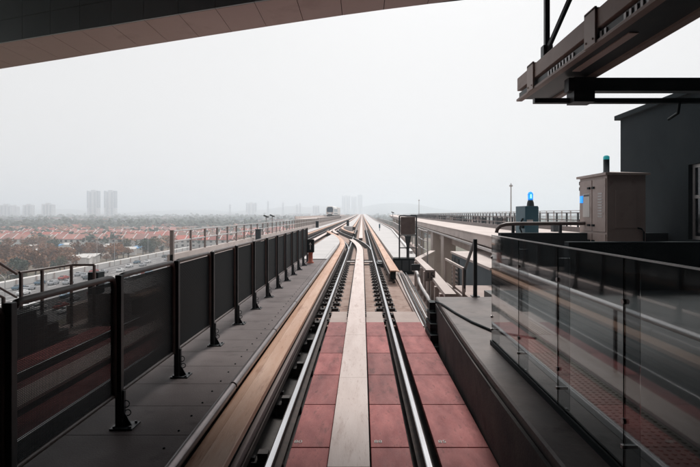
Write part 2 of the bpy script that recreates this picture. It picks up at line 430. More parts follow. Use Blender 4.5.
# ------------------------------------------------------------------ centre mesh fence
fence = thing('mesh_fence', (-2.06, 0, .35), 'long dark mesh fence on brown framed posts along the central walkway', 'fence')
P0 = .30; SP = 1.39; NP = 15
ph = 1.34
def meshpanel():
    m = MB()
    z0, z1 = .29, ph - .06; L = SP - .09
    x = -.004
    k = 0; yy = 0.02
    while yy < L:
        m.box(x - .0013, x + .0013, yy, yy + .0028, z0, z1); yy += .0095
    zz = z0
    while zz < z1:
        m.box(x - .0015, x + .0015, 0.0, L, zz, zz + .0062); zz += .011
    return m
mp = None
for i in range(NP - 1):
    y = P0 + i * SP
    if mp is None:
        mp = pn = meshpanel().build('mesh_panel', 'mesh', fence)
        f = MB()
        f.tube([(0, 0, .27), (0, 0, ph - .09), (0, .02, ph - .045), (0, .06, ph - .02), (0, .10, ph - .015), (0, SP - .19, ph - .015), (0, SP - .14, ph - .02), (0, SP - .10, ph - .045), (0, SP - .085, ph - .09), (0, SP - .085, .27)], .026, 8)
        f.tube([(0, 0, .285), (0, SP - .085, .285)], .02, 6)
        fr = f.build('panel_frame', 'brown', pn)
        # the middle rail is a flat strip
    else:
        pn = mp.copy(); COL.objects.link(pn); pn.parent = fence
        fr2 = fr.copy(); COL.objects.link(fr2); fr2.parent = pn
    pn.location = (0, y + .045, 0)
pp = None
for i in range(NP):
    y = P0 + i * SP
    if pp is None:
        b = MB(); b.box(-.027, .027, -.027, .027, .012, ph); b.box(.032, .05, -.02, .02, .012, .32)
        pp = o = b.build('post', 'dark', fence, .004)
        b = MB(); b.box(-.05, .15, -.085, .085, 0, .013)
        for sx in (-.02, .12):
            for sy in (-.06, .06): b.lathe((sx, sy, .013), [(.013, 0), (.013, .014)], 6)
        b.add([(.034, -.005, .013), (.11, -.005, .013), (.034, -.005, .15), (.034, .005, .013), (.11, .005, .013), (.034, .005, .15)],
              [(0, 1, 2), (5, 4, 3), (0, 3, 4, 1), (1, 4, 5, 2), (2, 5, 3, 0)])
        bp = b.build('base_plate', 'dark', pp)
        b = MB(); c = [(.06 + .028 * math.cos(a), 0.0, .20 + .03 * math.sin(a)) for a in [k * pi / 6 for k in range(13)]]
        b.tube(c, .005, 5, False); c = [(.07 + .026 * math.cos(a), 0.01, .12 + .026 * math.sin(a)) for a in [k * pi / 6 for k in range(13)]]
        b.tube(c, .005, 5, False)
        ea = b.build('earth_cable', 'black', pp)
        kids = (bp, ea)
    else:
        o = pp.copy(); COL.objects.link(o); o.parent = fence
        for q in kids: c = q.copy(); COL.objects.link(c); c.parent = o
    o.location = (.03 if i > 0 else 0, y, 0)

# signal at the fence end
t = thing('track_signal', (-1.86, 19.4, .35), 'small black signal with white arrow on an orange post by the fence end', 'signal')
b = MB(); b.lathe((0, 0, 0), [(.13, 0), (.13, .04), (.085, .05), (.085, .36), (.10, .37), (.10, .41)], 14); b.build('post', 'orange', t)
MB().box(-.14, .14, -.08, .08, .41, .90).build('housing', 'black', t, .012)
b = MB(); b.box(-.012, .012, -.087, -.08, .52, .78)
b.add([(-.05, -.087, .71), (0, -.087, .80), (0, -.087, .765), (-.035, -.087, .70), (.05, -.087, .71), (.035, -.087, .70)], [(0, 1, 2, 3), (1, 4, 5, 2)])
b.build('arrow', 'white', t)
b = MB(); b.box(-.15, .15, -.17, -.08, .90, .912); b.build('visor', 'black', t)

# ------------------------------------------------------------------ right side: ledge, platform, glass
def ledge_x(y): return 1.43 if y < 5 else 1.43 + .15 * ((y - 5) / 5.1) ** 1.5
vs = []; fs = []; ys = [-12, 0, 3, 5, 6, 7, 8, 9, 10.05]
for y in ys:
    vs += [(ledge_x(y), y, -.35), (ledge_x(y), y, .565), (ledge_x(y) + .02, y, .58), (2.02, y, .58), (2.02, y, -.35)]
for i in range(len(ys) - 1):
    for k in range(5): fs.append((i * 5 + k, i * 5 + 5 + k, i * 5 + 5 + (k + 1) % 5, i * 5 + (k + 1) % 5))
fs += [(0, 1, 2, 3, 4), (44, 43, 42, 41, 40)]
d = MB(); d.add(vs, fs); o = struct(d.build('platform_ledge', 'ledge'))
struct(MB().box(2.02, 2.75, 6.45, 10.05, -.35, .58).build('platform_ledge', 'ledge'))
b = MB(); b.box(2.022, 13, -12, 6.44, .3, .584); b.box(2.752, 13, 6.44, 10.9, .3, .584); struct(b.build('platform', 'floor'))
t = thing('platform_wall', (1.42, 0, 0), 'dark stained wall face below the platform ledge beside the pink slabs', 'wall')
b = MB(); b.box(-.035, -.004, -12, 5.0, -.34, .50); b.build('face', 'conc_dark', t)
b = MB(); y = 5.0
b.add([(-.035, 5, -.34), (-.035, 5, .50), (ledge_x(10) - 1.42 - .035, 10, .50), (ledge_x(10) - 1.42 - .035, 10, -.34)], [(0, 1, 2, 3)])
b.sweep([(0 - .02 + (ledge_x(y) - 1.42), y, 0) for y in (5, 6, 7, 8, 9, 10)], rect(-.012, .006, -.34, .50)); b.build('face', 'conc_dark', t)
# tactile strip with real domes
t = tag(MB().box(2.10, 2.47, -2, 6.9, .584, .592).build('tactile_strip', 'tactile'), 'brown tactile paving strip on the platform behind the glass', 'paving')
b = MB()
for i in range(6):
    x = 2.135 + i * .06; y = .8
    while y < 6.85:
        b.lathe((x, y, .592), [(.018, 0), (.013, .005)], 6); y += .06
b.build('dome_pattern', 'tactile', t)
b = MB(); 
for i in range(6): b.box(2.49 + i * .04, 2.505 + i * .04, 6.9, 9.2, .58, .588)
o = tag(b.build('guide_strip', 'tactile'), 'ribbed brown guide strip on the ledge beyond the glass', 'paving')

GX = 1.767
gl = thing('glass_balustrade', (GX, 0, .58), 'frameless glass balustrade with steel clamps standing on the right ledge', 'balustrade')
J = [-2.2, -1.12, -.04, 1.04, 2.10, 3.17, 4.24, 5.30, 6.40]
for a, c in zip(J[:-1], J[1:]):
    MB().box(-.008, .008, a + .006, c - .006, .012, 1.375).build('glass_panel', 'glass', gl)
gpf = None
for j in J:
    if gpf is None:
        gpf = o = MB().box(.012, .105, -.006, .006, .0, 1.28).build('glass_fin', 'glass', gl)
        b = MB()
        cls = []
        for z in (.0, .18):
            cls.append(MB().box(-.022, .085, -.014, .014, z, z + .022).build('clamp', 'steel', gpf))
        for z in (.35, 1.1): cls.append(MB().tube([(-.018, 0, z), (.03, 0, z)], .018, 10).build('clamp', 'steel', gpf))
    else:
        o = gpf.copy(); COL.objects.link(o); o.parent = gl
        for cl in cls: c = cl.copy(); COL.objects.link(c); c.parent = o
    o.location = (0, j, 0)
b = MB(); b.box(-.028, -.012, -2.2, 6.4, 0, .055); b.box(.012, .028, -2.2, 6.4, 0, .055); b.build('floor_channel', 'black', gl)
b = MB(); b.box(-.012, .012, -2.2, 6.4, 1.376, 1.386); b.build('top_trim', 'galv', gl)

t = thing('reflection_tube', (2.76, 0, .584), 'bright tube standing in for a reflection, sloping away behind the glass balustrade', 'reflection tube')  # added tube and posts, standing in for the walkway edge's bright reflection
MB().tube([(0, -2, .68), (0, 10.0, .68), (.02, 10.12, .66), (.05, 10.15, .58)], .03, 14).build('rail', 'reflection_bright', t)
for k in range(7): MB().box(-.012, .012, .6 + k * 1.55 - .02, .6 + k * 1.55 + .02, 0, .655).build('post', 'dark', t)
# ledge cable, step, end post
tag(MB().tube([(1.50, 9.45, .59), (1.56, 9.1, .603), (1.66, 8.3, .598), (1.78, 7.6, .6), (1.95, 7.0, .6), (2.4, 6.6, .6)], .02, 8).build('cable', 'black'),
    'loose black cable lying across the far end of the concrete ledge', 'cable')
t = thing('step_ladder', (1.50, 10.0, -.3), 'small black stepped bracket at the front corner of the ledge', 'steps')
b = MB()
for i in range(5): b.box(-.15 + i * .018, .05, -.25 - .17 * (4 - i), .02, i * .17, i * .17 + .14)
b.build('tread', 'black', t)
t = thing('end_railing', (2.38, 10.1, .58), 'black upright post with slanting brace at the end of the ledge', 'railing')
b = MB(); b.box(-.035, .035, -.035, .035, 0, 1.15); b.build('post', 'dark', t, .005)
b = MB(); b.beam((0, 0, 1.13), (.04, 1.2, .42), .05, .05); b.beam((.04, 1.2, .42), (.04, 1.25, -.1), .045, .045); b.build('brace', 'dark', t)
b = MB(); b.box(-.08, .08, -.08, .08, 0, .015); b.build('base_plate', 'dark', t)
t = thing('side_railing', (2.4, 11.3, .3), 'pale two bar railing leading back from the black post', 'railing')
b = MB(); b.beam((0, 0, .70), (0, 2.5, .70), .05, .05); b.build('top_rail', 'conc_pale', t)
b = MB(); b.beam((0, 0, .06), (0, 2.5, .06), .04, .04); b.build('lower_rail', 'conc_pale', t)
for yy in (0.05, 1.25, 2.45):
    MB().box(-.03, .03, yy - .03, yy + .03, -.6, .70).build('post', 'conc_pale', t)

# ribbed concrete wall with conduit and cable trays
t = thing('ribbed_wall', (0, 0, 0), 'pale ribbed concrete wall stepping back beside the track beyond the ledge', 'wall')
WP = [(1.86, 10.3, 0), (2.04, 14.5, 0), (2.12, 18.7, 0), (3.2, 22.5, 0)]
MB().sweep(WP, rect(0, .14, -.36, .52)).build('wall', 'conc_pale', t)
MB().sweep(WP, rect(-.05, .18, .52, .60)).build('coping', 'conc_pale', t)
yy = 10.8
while yy < 18.6:
    x = 1.86 + (yy - 10.3) * .0429 if yy < 14.5 else 2.04 + (yy - 14.5) * .019
    MB().box(x - .10, x + .01, yy, yy + .16, -.36, .52).build('rib', 'conc_pale', t, .006); yy += 1.05
struct(MB().box(1.385, 1.80, 10.15, 21.5, -.35, -.16).build('side_gutter', 'conc'))
t = thing('cable_tray', (0, 0, 0), 'grey cable tray of parallel ducts at the foot of the ribbed wall', 'cable tray')
for i in range(4):
    MB().tube([(1.40 + i * .07, 10.5, -.12 + .02 * i), (1.46 + i * .09, 15.5, -.10 + .02 * i), (1.55 + i * .1, 20, -.1)], .022, 8).build('duct', 'dark' if i % 2 else 'galv', t)
tag(MB().tube([(1.78, 10.5, -.05), (1.80, 11.6, -.03), (1.84, 13, .05), (1.88, 14.6, .05), (1.88, 15.4, .12), (1.92, 16.4, .30), (1.93, 17.6, .36), (1.96, 18.2, .2)], .05, 10).build('conduit', 'galv'),
    'fat grey conduit pipe snaking along the ribbed wall', 'pipe')
t = thing('number_sign', (1.87, 13, 0), 'square dark grey sign numbered 15 on a thin post by the ribbed wall', 'sign')
MB().box(-.015, .015, -.0, .03, -.16, .55).build('post', 'dark', t)
MB().box(-.13, .13, -.025, 0, .50, .79).build('plate', 'signgrey', t, .006)
text('number', '15', .22, (0, -.028, .645), (pi / 2, 0, 0), 'black', t)
t = thing('junction_box', (1.86, 16.2, .42), 'small black junction box fixed to the ribbed wall behind the number sign', 'junction box')
MB().box(-.16, .12, -.07, .07, 0, .2).build('case', 'black', t, .01); MB().box(-.14, .10, -.08, -.071, .02, .18).build('lid', 'dark', t)
# board on legs
t = thing('track_board', (2.07, 21.5, .35), 'grey blank board on a dark frame at the near end of the right walkway', 'board')
for sx in (-.36, .36): MB().box(sx - .03, sx + .03, -.03, .03, 0, 1.80).build('leg', 'dark', t, .004)
b = MB(); b.box(-.36, .36, -.025, .025, 1.78, 1.83); b.box(-.33, .33, -.02, .02, .96, 1.0); b.box(-.33, .33, -.02, .02, .42, .46); b.build('crossbar', 'dark', t)
MB().box(-.31, .31, -.04, -.005, 1.01, 1.76).build('panel', 'brown', t, .01)
b = MB(); b.box(-.06, .06, -.02, .02, 0, .5); b.add([(-.06, -.02, .5), (.06, -.02, .5), (.14, -.02, .95), (-.14, -.02, .95), (-.06, .02, .5), (.06, .02, .5), (.14, .02, .95), (-.14, .02, .95)], [(0, 1, 2, 3), (7, 6, 5, 4), (0, 4, 5, 1), (1, 5, 6, 2), (2, 6, 7, 3), (3, 7, 4, 0)]); b.build('stem', 'dark', t)
# galvanised railing behind the board
t = thing('walkway_railing', (0, 0, 0), 'grey tubular railing beside the board at the walkway entrance', 'railing')
for (x, y) in ((2.66, 19.6), (2.66, 21.0), (2.7, 22.4), (2.8, 24.0)):
    MB().tube([(x, y, .3), (x, y, 1.55)], .028).build('post', 'galv', t)
for z in (.8, 1.15, 1.55): MB().tube([(2.66, 19.6, z), (2.66, 21, z), (2.7, 22.4, z), (2.8, 24, z)], .022).build('rail', 'galv', t)
# right parapet of the guideway
t = thing('guideway_parapet', (0, 0, 0), 'long low grey parapet with pipes along the outer edge of the right walkway', 'parapet')
P = [(rightedge(y) + .02, y, zt(y)) for y in [24, 30, 40, 50, 60, 80, 120, 200, 300, 450, FAR]]
MB().sweep(P, rect(-.06, .10, -.3, .62)).build('wall', 'conc', t)
MB().sweep(P, rect(-.30, -.16, .36, .48)).build('duct', 'galv', t)
MB().sweep(P, [(.02 + .03 * math.cos(a), 1.25 + .03 * math.sin(a)) for a in [k * pi / 3 for k in range(6)]]).build('rail', 'galv', t)
pr = None; y = 25
for k in range(60):
    if pr is None: pr = o = MB().box(-.025, .025, -.025, .025, .55, 1.25).build('post', 'galv', t)
    else: o = pr.copy(); COL.objects.link(o); o.parent = t
    o.location = (rightedge(y) + .04, y, zt(y)); y += 1.8
t = thing('blue_marker', (2.1, 57, .35), 'small blue marker standing on the pale right walkway', 'marker')
MB().box(-.08, .08, -.05, .05, .3, .75).build('plate', 'teal', t); MB().box(-.03, .03, -.03, .03, 0, .3).build('post', 'teal', t)
# floodlights
def flood(name, x, y, z, h, label):
    t = thing(name, (x, y, z), label, 'floodlight', 'small floodlights on the parapets')
    MB().tube([(0, 0, 0), (0, 0, h)], .04).build('pole', 'galv', t)
    b = MB(); b.beam((-.16, 0, h + .08), (.16, -.08, h - .04), .2, .10); b.build('lamp_head', 'dark', t)
flood('floodlight', -6.9, 37, .9, 1.15, 'left of the two small floodlights on the left railing')
flood('floodlight', -6.9, 39.5, .9, 1.18, 'right of the two small floodlights on the left railing')
flood('floodlight', 3.9, 62, .4, 2.0, 'tilted floodlight on the right parapet left of the grey board')

# ------------------------------------------------------------------ rear dark room, floor, viaduct on the right
struct(MB().box(2.44, 7.5, 10.15, 12.8, .1, .42).build('service_floor', 'conc'))
t = thing('equipment_house', (3.4, 12.82, 0), 'low blue-grey equipment house with louvred door and pale flat roof', 'equipment house')
MB().box(0, 4, 0, 5.6, -1.2, .80).build('wall', 'house_blue', t)
MB().box(-.05, 4.05, -.05, 5.65, .80, .87).build('roof', 'conc_pale', t)
for y0 in (4.2, 4.9):
    dr = MB().box(-.03, 0, y0, y0 + .6, -.7, .70).build('door', 'dark', t)
    b = MB()
    for i in range(8): b.box(-.05, -.03, y0 + .1, y0 + .5, -.5 + i * .14, -.45 + i * .14)
    b.build('louvre', 'conc', dr)
# viaduct
def vx(y): return 3.55 + .0385 * y + (0 if y < 120 else .00004 * (y - 120) ** 2)
t = thing('side_viaduct', (0, 0, 0), 'pale concrete viaduct running alongside on the right at a higher level', 'viaduct')
YS = [13.2, 20, 28, 36, 45, 60, 80, 120, 180, 260, 360, 500]
P = [(vx(y), y, 0) for y in YS]
MB().sweep(P, rect(0, 9, 1.18, 1.50)).build('deck_slab', 'conc_pale', t)
MB().sweep(P, rect(-.03, .12, 1.50, 1.54)).build('edge_kerb', 'conc_pale', t)
MB().sweep(P, rect(.5, 3.2, .55, 1.18)).build('girder', 'conc', t)
MB().sweep(P, rect(-.09, .0, 1.05, 1.13)).build('edge_pipe', 'galv', t)
for y in (19.5, 29, 35, 50, 70, 95, 125, 160):
    MB().box(vx(y) + .05, vx(y) + .75, y - .5, y + .5, -21.5, 1.02).build('pier', 'conc_pale', t, .03)
# fences / equipment on viaduct
def vfence(off, h, z0, label, sp, n, dark, group, tilt=0, name='parapet_fence'):
    t = thing(name, (0, 0, 0), label, 'fence', group)
    P = [(vx(y) + off * (1 + y * .004), y, 0) for y in YS[1:]]
    fx = lambda y: vx(y) + off * (1 + y * .004)
    if dark: MB().sweep(P, rect(-.06, .06, z0, z0 + .2)).build('base_duct', 'brown', t)
    for k, z in enumerate((h, h * .62)):
        MB().sweep(P, rect(-.02, .02, z0 + z - .04, z0 + z)).build('rail', 'galv' if not dark else 'brown', t)
    pr = None; y = 20.5
    for k in range(n):
        if pr is None: pr = o = MB().box(-.03, .03, -.03, .03, z0, z0 + h).build('post', 'galv' if not dark else 'dark', t)
        else: o = pr.copy(); COL.objects.link(o); o.parent = t
        o.location = (fx(y), y, 0); y += sp
vfence(2.2, .62, 1.5, 'near dark railing with ducts across the right viaduct deck', 1.0, 95, True, 'fences on the right viaduct')
vfence(4.2, .80, 1.5, 'middle dark railing across the right viaduct deck', 1.3, 90, True, 'fences on the right viaduct')
vfence(7.0, .95, 1.5, 'far pale railing along the outer edge of the right viaduct', 1.6, 95, False, 'fences on the right viaduct')
tr = thing('cable_rack', (0, 0, 0), 'row of dark cable boxes and brackets on the right viaduct deck', 'cable boxes')
for k in range(98):
    y = 21 + k * 1.05 + R.uniform(-.3, .3); x = vx(y) + R.choice((2.9, 3.4, 5.2, 6.1)) * (1 + y * .004); h = R.uniform(.15, .5)
    MB().box(x - R.uniform(.05, .2), x + R.uniform(.05, .2), y - .15, y + .15, 1.5, 1.5 + h).build('box', R.choice(['dark', 'galv', 'conc', 'brown']), tr)
for (px, y, h, lb) in ((511, 42, 3.0, 'tall pale pole with a lamp head behind the teal box'), (419, 95, 3.2, 'thin far pole above the right viaduct fence')):
    x = .117 + (px - 362) * y / 505
    t = thing('lamp_pole', (x, y, 1.5), lb, 'lamp pole', 'poles on the right viaduct')
    MB().tube([(0, 0, 0), (0, 0, h)], .07, 8, r2=.045).build('pole', 'galv', t)
    b = MB(); b.lathe((0, 0, h), [(.05, 0), (.15, .03), (.15, .12), (.05, .18), (.03, .3)], 10); b.build('lamp_head', 'galv', t)

# parapet blocks, railing, teal box, cabinet, building on the right platform end
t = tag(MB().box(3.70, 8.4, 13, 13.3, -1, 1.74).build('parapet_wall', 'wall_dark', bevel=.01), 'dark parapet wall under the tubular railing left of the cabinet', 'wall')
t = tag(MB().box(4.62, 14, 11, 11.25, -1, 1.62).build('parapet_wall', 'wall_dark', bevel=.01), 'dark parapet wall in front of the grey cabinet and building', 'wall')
t = thing('top_railing', (0, 13.15, 1.74), 'dark tubular railing with curved end on the parapet wall', 'railing')
MB().tube([(3.62, 0, 0), (3.64, 0, .10), (3.72, 0, .18), (3.86, 0, .22), (4.1, 0, .235), (6.4, 0, .25)], .05, 10).build('rail', 'brown', t)
for x in (4.05, 5.28, 6.1): MB().box(x - .035, x + .035, -.03, .03, 0, .22).build('post', 'dark', t)
t = thing('signal_box', (5.15, 15.0, 1.3), 'teal box with a lit blue beacon behind the tubular railing', 'box')
b = MB(); b.box(-.18, .2, 0, .95, -.3, 1.17); b.build('case', 'teal', t, .01)
b = MB(); b.box(-.19, .21, -.012, 0, .02, 1.14); b.build('door', 'teal', t, .004)
b = MB(); b.box(-.14, .04, -.016, -.012, .66, .76); b.build('label_plate', 'galv', t)
b = MB(); b.lathe((.02, .15, 1.17), [(.11, 0), (.10, .10), (.07, .18)], 12); b.build('beacon_base', 'dark', t)
b = MB(); b.lathe((.02, .15, 1.35), [(.075, 0), (.08, .16), (.065, .22), (.02, .25)], 14); lens = b.build('beacon', 'blue_on', t)
MB().box(-.012, .032, .062, .075, 1.40, 1.52).build('core', 'core_on', lens)
b = MB(); [b.lathe((.02, .15, z), [(.083, 0), (.083, .008)], 14) for z in (1.36, 1.51)]; b.build('lens_ring', 'dark', lens)
b = MB(); b.tube([(-.2, .2, .3), (-.28, .2, .5), (-.24, .2, .7), (-.19, .2, .8)], .03); b.box(-.24, -.18, .1, .3, .5, .6); b.build('side_fitting', 'black', t)

t = thing('control_cabinet', (5.94, 12.0, .8), 'tall grey-brown control cabinet with sloping roof and a beacon pole', 'cabinet')
MB().box(0, .92, 0, 1.5, -.8, 2.36).build('body', ['cab'], t, .01)
b = MB(); b.add([(-.06, -.06, 2.36), (1.0, -.06, 2.36), (1.0, 1.58, 2.36), (-.06, 1.58, 2.36), (-.06, -.06, 2.42), (1.0, -.06, 2.40), (1.0, 1.58, 2.40), (-.06, 1.58, 2.42), (.45, .75, 2.50)],
                [(0, 3, 2, 1), (0, 1, 5, 4), (1, 2, 6, 5), (2, 3, 7, 6), (3, 0, 4, 7), (4, 5, 8), (5, 6, 8), (6, 7, 8), (7, 4, 8)])
b.build('roof', 'cab', t)
for k, (y0, y1, z0, z1) in enumerate(((.04, .72, 1.0, 2.28), (.76, 1.46, 1.0, 2.28), (.04, .72, -.2, .95), (.76, 1.46, -.2, .95))):
    dr = MB().box(-.022, 0, y0, y1, z0, z1).build('door', 'cab', t, .004)
    b = MB(); yy = y1 - .1 if k % 2 == 0 else y0 + .1
    b.box(-.06, -.022, yy - .03, yy + .08, z1 - .22, z1 - .17); b.box(-.06, -.022, yy - .03, yy + .08, z0 + .12, z0 + .17); b.build('handle', 'black', dr)
    if k == 0:
        b = MB()
        for i in range(9): b.box(-.028, -.022, .2, .42, 1.35 + i * .07, 1.385 + i * .07)
        b.build('vent', 'galv', dr)
    if k == 1:
        b = MB(); b.box(-.03, -.022, .86, 1.25, 1.35, 1.95); b.build('notice', 'offwhite', dr)
        b = MB(); b.box(-.032, -.03, .88, 1.2, 1.88, 1.93); b.build('notice_header', 'brown', dr)
        b = MB(); b.box(-.06, -.03, 1.24, 1.36, 1.72, 1.90); b.build('blue_lamp', 'blue_on', dr)
    if k > 1:
        b = MB(); b.box(-.03, -.022, y0 + .12, y1 - .2, z0 + .3, z0 + .62); b.build('notice', 'brown', dr)
b = MB(); b.box(.2, .7, -.012, 0, 1.1, 2.0); b.build('side_panel', 'cab', t, .004)
for zz in (1.2, 2.05, 2.2): MB().box(-.03, -.0, 1.462, 1.482, zz, zz + .09).build('hinge', 'black', t)
MB().tube([(.86, -.03, -.5), (.86, -.03, 1.0), (.80, -.03, 1.08), (.72, -.01, 1.1)], .02, 8).build('cable', 'black', t)
b = MB(); b.lathe((.07, .18, 2.40), [(.10, 0), (.10, .03), (.07, .04), (.07, .34)], 12); b.build('beacon_pole', 'dark', t)
b = MB(); b.lathe((.07, .18, 2.74), [(.072, 0), (.072, .07), (.04, .10)], 12); b.build('beacon', 'teal_on', t)

t = thing('station_building', (8.0, 0, 0), 'dark rendered station building with a white framed window on the right', 'building')
b = MB()
b.box(-3.3, -.01, 2, 6.0, .59, 6.1); b.box(0, 6, 12.2, 15.4, -6, 5.1); b.box(0, 6, 2, 9.4, -6, 5.1); b.box(0, 6, 9.4, 12.2, -6, 1.62); b.box(0, 6, 9.4, 12.2, 3.42, 5.1); b.box(.5, 6, 9.4, 12.2, 1.62, 3.42)  # first box is an unseen room block, added to shade the cabinet
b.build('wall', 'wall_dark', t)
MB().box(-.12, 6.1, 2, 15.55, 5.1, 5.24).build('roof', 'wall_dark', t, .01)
w_ = thing('window', (0, 0, 0), None, None); w_.parent = t
b = MB(); b.box(.10, .16, 9.4, 12.2, 1.62, 1.70); b.box(.10, .16, 9.4, 12.2, 3.34, 3.42); b.box(.10, .16, 9.4, 12.2, 2.60, 2.68)
for y in (9.4, 10.3, 11.2, 12.12): b.box(.102, .158, y, y + .08, 1.70, 3.34)
b.build('frame', 'galv', w_); MB().box(.12, .13, 9.5, 12.1, 1.7, 3.34).build('pane', 'glassdark', w_)
t.children

# ------------------------------------------------------------------ gantry
t = thing('gantry', (0, 0, 0), 'brown steel gantry beam with cable tray hanging at the upper right', 'gantry')
gx0 = 3.19
b = MB(); b.box(gx0, gx0 + .22, 1.5, 10.0, 4.66, 4.91); b.build('box_beam', 'gantry', t, .008)
b = MB(); b.box(gx0 + .04, gx0 + .74, 1.5, 10.0, 4.50, 4.62); b.build('tray', 'gantry_dark', t)
b = MB(); b.box(gx0 - .01, gx0 + .10, 1.5, 10.02, 4.46, 4.50); b.box(gx0 + .64, gx0 + .76, 1.5, 10.02, 4.46, 4.50); b.build('lower_flange', 'gantry', t)
b = MB(); y = 2.6
for a, c in ((2.6, 3.6), (4.0, 6.0), (6.4, 7.0), (7.4, 8.4)):
    y = a
    while y < c: b.box(gx0 + .02, gx0 + .04, y, y + .05, 4.52, 4.60); y += .12
b.box(gx0 + .026, gx0 + .038, 2.6, 8.4, 4.515, 4.53); b.build('perforated_strip', 'galv', t)
for y in (3.6, 6.6, 9.0):
    b = MB(); b.box(gx0 - .03, gx0 - .002, y, y + .32, 4.47, 4.95); b.box(gx0 - .03, gx0 + .25, y, y + .32, 4.915, 4.935); b.lathe((gx0 - .02, y + .08, 4.50), [(.012, 0), (.012, .01)], 6)
    for yy in (y + .06, y + .26): b.tube([(gx0 - .045, yy, 4.54), (gx0 - .03, yy, 4.54)], .014, 6)
    b.build('strap', 'strap', t)
for (a, c) in ((6.3, 8.0), (3.2, 4.9)): MB().box(gx0 + .26, gx0 + .38, a, c, 4.485, 4.499).build('light_fitting', 'lampglass', t)
for y in (8.7, 4.6):
    MB().box(gx0 + .07, gx0 + .15, y - .04, y + .04, 4.91, 6.22).build('hanger', 'dark', t)
    b = MB(); b.beam((gx0 + .11, y - .05, 5.05), (gx0 + .40, y - 1.0, 6.2), .06, .06); b.build('brace', 'dark', t)
    b = MB(); b.box(gx0 + .03, gx0 + .19, y - .07, y + .07, 4.91, 5.12); b.build('hanger_foot', 'dark', t)
MB().box(gx0 + .30, 13, 8.24, 8.42, 4.24, 4.455).build('cross_beam', 'gantry_dark', t)
MB().box(gx0 - .2 + .0, 13, 8.40, 8.50, 4.08, 4.16).build('lower_cross_beam', 'gantry_dark', t)
MB().box(gx0 + .38, gx0 + .72, 8.22, 8.52, 4.06, 4.46).build('bracket', 'gantry_dark', t)
MB().tube([(5.4, 8.4, 4.1), (5.5, 8.6, 3.95), (5.52, 8.9, 3.9)], .025).build('cable', 'black', t)

# ------------------------------------------------------------------ station roof
H = 4.0; zr = 2.23 + H
def ray(px, py): dd = 505 * H / (214 - py); return (.117 + (px - 362) * dd / 505, dd)
L2 = [ray(*q) for q in ((0, 69), (60, 59.5), (122, 49.3), (183, 39.7), (245, 30), (300, 21.6), (352, 14), (410, 6.2), (465, 0))]
L1 = [ray(*q) for q in ((0, 44), (35, 38.2), (73, 32), (112, 26), (150, 19.8), (190, 13.3), (230, 6.8), (275, -.2))]
def extend(L, xa, xb):
    (x0, y0), (x1, y1) = L[0], L[1]; s0 = (y1 - y0) / (x1 - x0); (x2, y2), (x3, y3) = L[-2], L[-1]; s1 = (y3 - y2) / (x3 - x2)
    return [(xa, y0 + (xa - x0) * s0)] + L + [(xb, y3 + (xb - x3) * s1)]
L2 = extend(L2, -16, 1.75) + [(2.3, 9.25), (13, 9.3)]; L1 = extend(L1, -16, 13)  # unseen right edge drawn forward to shade the platform
def at(L, x):
    for a, b_ in zip(L[:-1], L[1:]):
        if a[0] <= x <= b_[0]: return a[1] + (b_[1] - a[1]) * (x - a[0]) / (b_[0] - a[0])
    return L[-1][1]
t = thing('station_roof', (0, 0, 0), 'station roof edge with pinkish soffit panels and dark bulkhead overhead', 'roof')
b = MB(); x = -15.9; w = .82; g_ = .012
x = -15.86
while x < 12:
    for a, c in ((x + g_ / 2, x + w - g_ / 2),):
        vs = [(a, at(L1, a), zr), (c, at(L1, c), zr), (c, at(L2, c), zr), (a, at(L2, a), zr)]
        vs += [(q[0], q[1], zr + .04) for q in vs]
        b.add(vs, [(0, 1, 2, 3), (7, 6, 5, 4), (0, 4, 5, 1), (1, 5, 6, 2), (2, 6, 7, 3), (3, 7, 4, 0)])
    x += w
b.build('soffit', 'soffit', t)
b = MB(); x = -15.86
while x < 12:
    a, c = x + .005, x + .82 * 1.0 - .005
    for z0, z1 in ((zr - .0 + .001, zr + .52), (zr + .53, zr + 1.7)):
        vs = [(a, at(L1, a) - .05, z0), (c, at(L1, c) - .05, z0), (c, at(L1, c) - .01, z0), (a, at(L1, a) - .01, z0)]
        vs += [(q[0], q[1], z1) for q in vs]
        b.add(vs, [(3, 2, 1, 0), (4, 5, 6, 7), (0, 1, 5, 4), (1, 2, 6, 5), (2, 3, 7, 6), (3, 0, 4, 7)])
    x += .82
b.build('bulkhead', 'bulk', t)
vs = []; N = len(L2)
for x, y in L2: vs += [(x, y + .01, zr + .005), (x, y + .01, zr + 2.2), (x, -18, zr + 14), (x, -45, zr + 1.75), (x, y - .25, zr + 1.75), (x, y - .25, zr + .3), ]  # unseen back slope raised to block the sky behind
fs = []
for i in range(N - 1):
    for k in range(6): fs.append((i * 6 + k, i * 6 + (k + 1) % 6, i * 6 + 6 + (k + 1) % 6, i * 6 + 6 + k))
fs += [(5, 4, 3, 2, 1, 0), tuple((N - 1) * 6 + k for k in range(6))]
b = MB(); b.add(vs, fs); b.build('roof_deck', 'wall_dark', t)
b = MB(); b.box(-16, 13, -45.2, -45, -1, zr + 1.9); b.box(-16, -15.8, -45, 9, -1, zr + 1.9); b.box(12.9, 13.1, -45, 9.2, -1, zr + 1.9); b.build('unseen_wall', 'wall_dark', t)  # back wall added and right wall lengthened, unseen, to shut out daylight
struct(MB().box(-16, 13, -45, -12.1, -1.5, -.4).build('track_bed', 'conc_dark'))

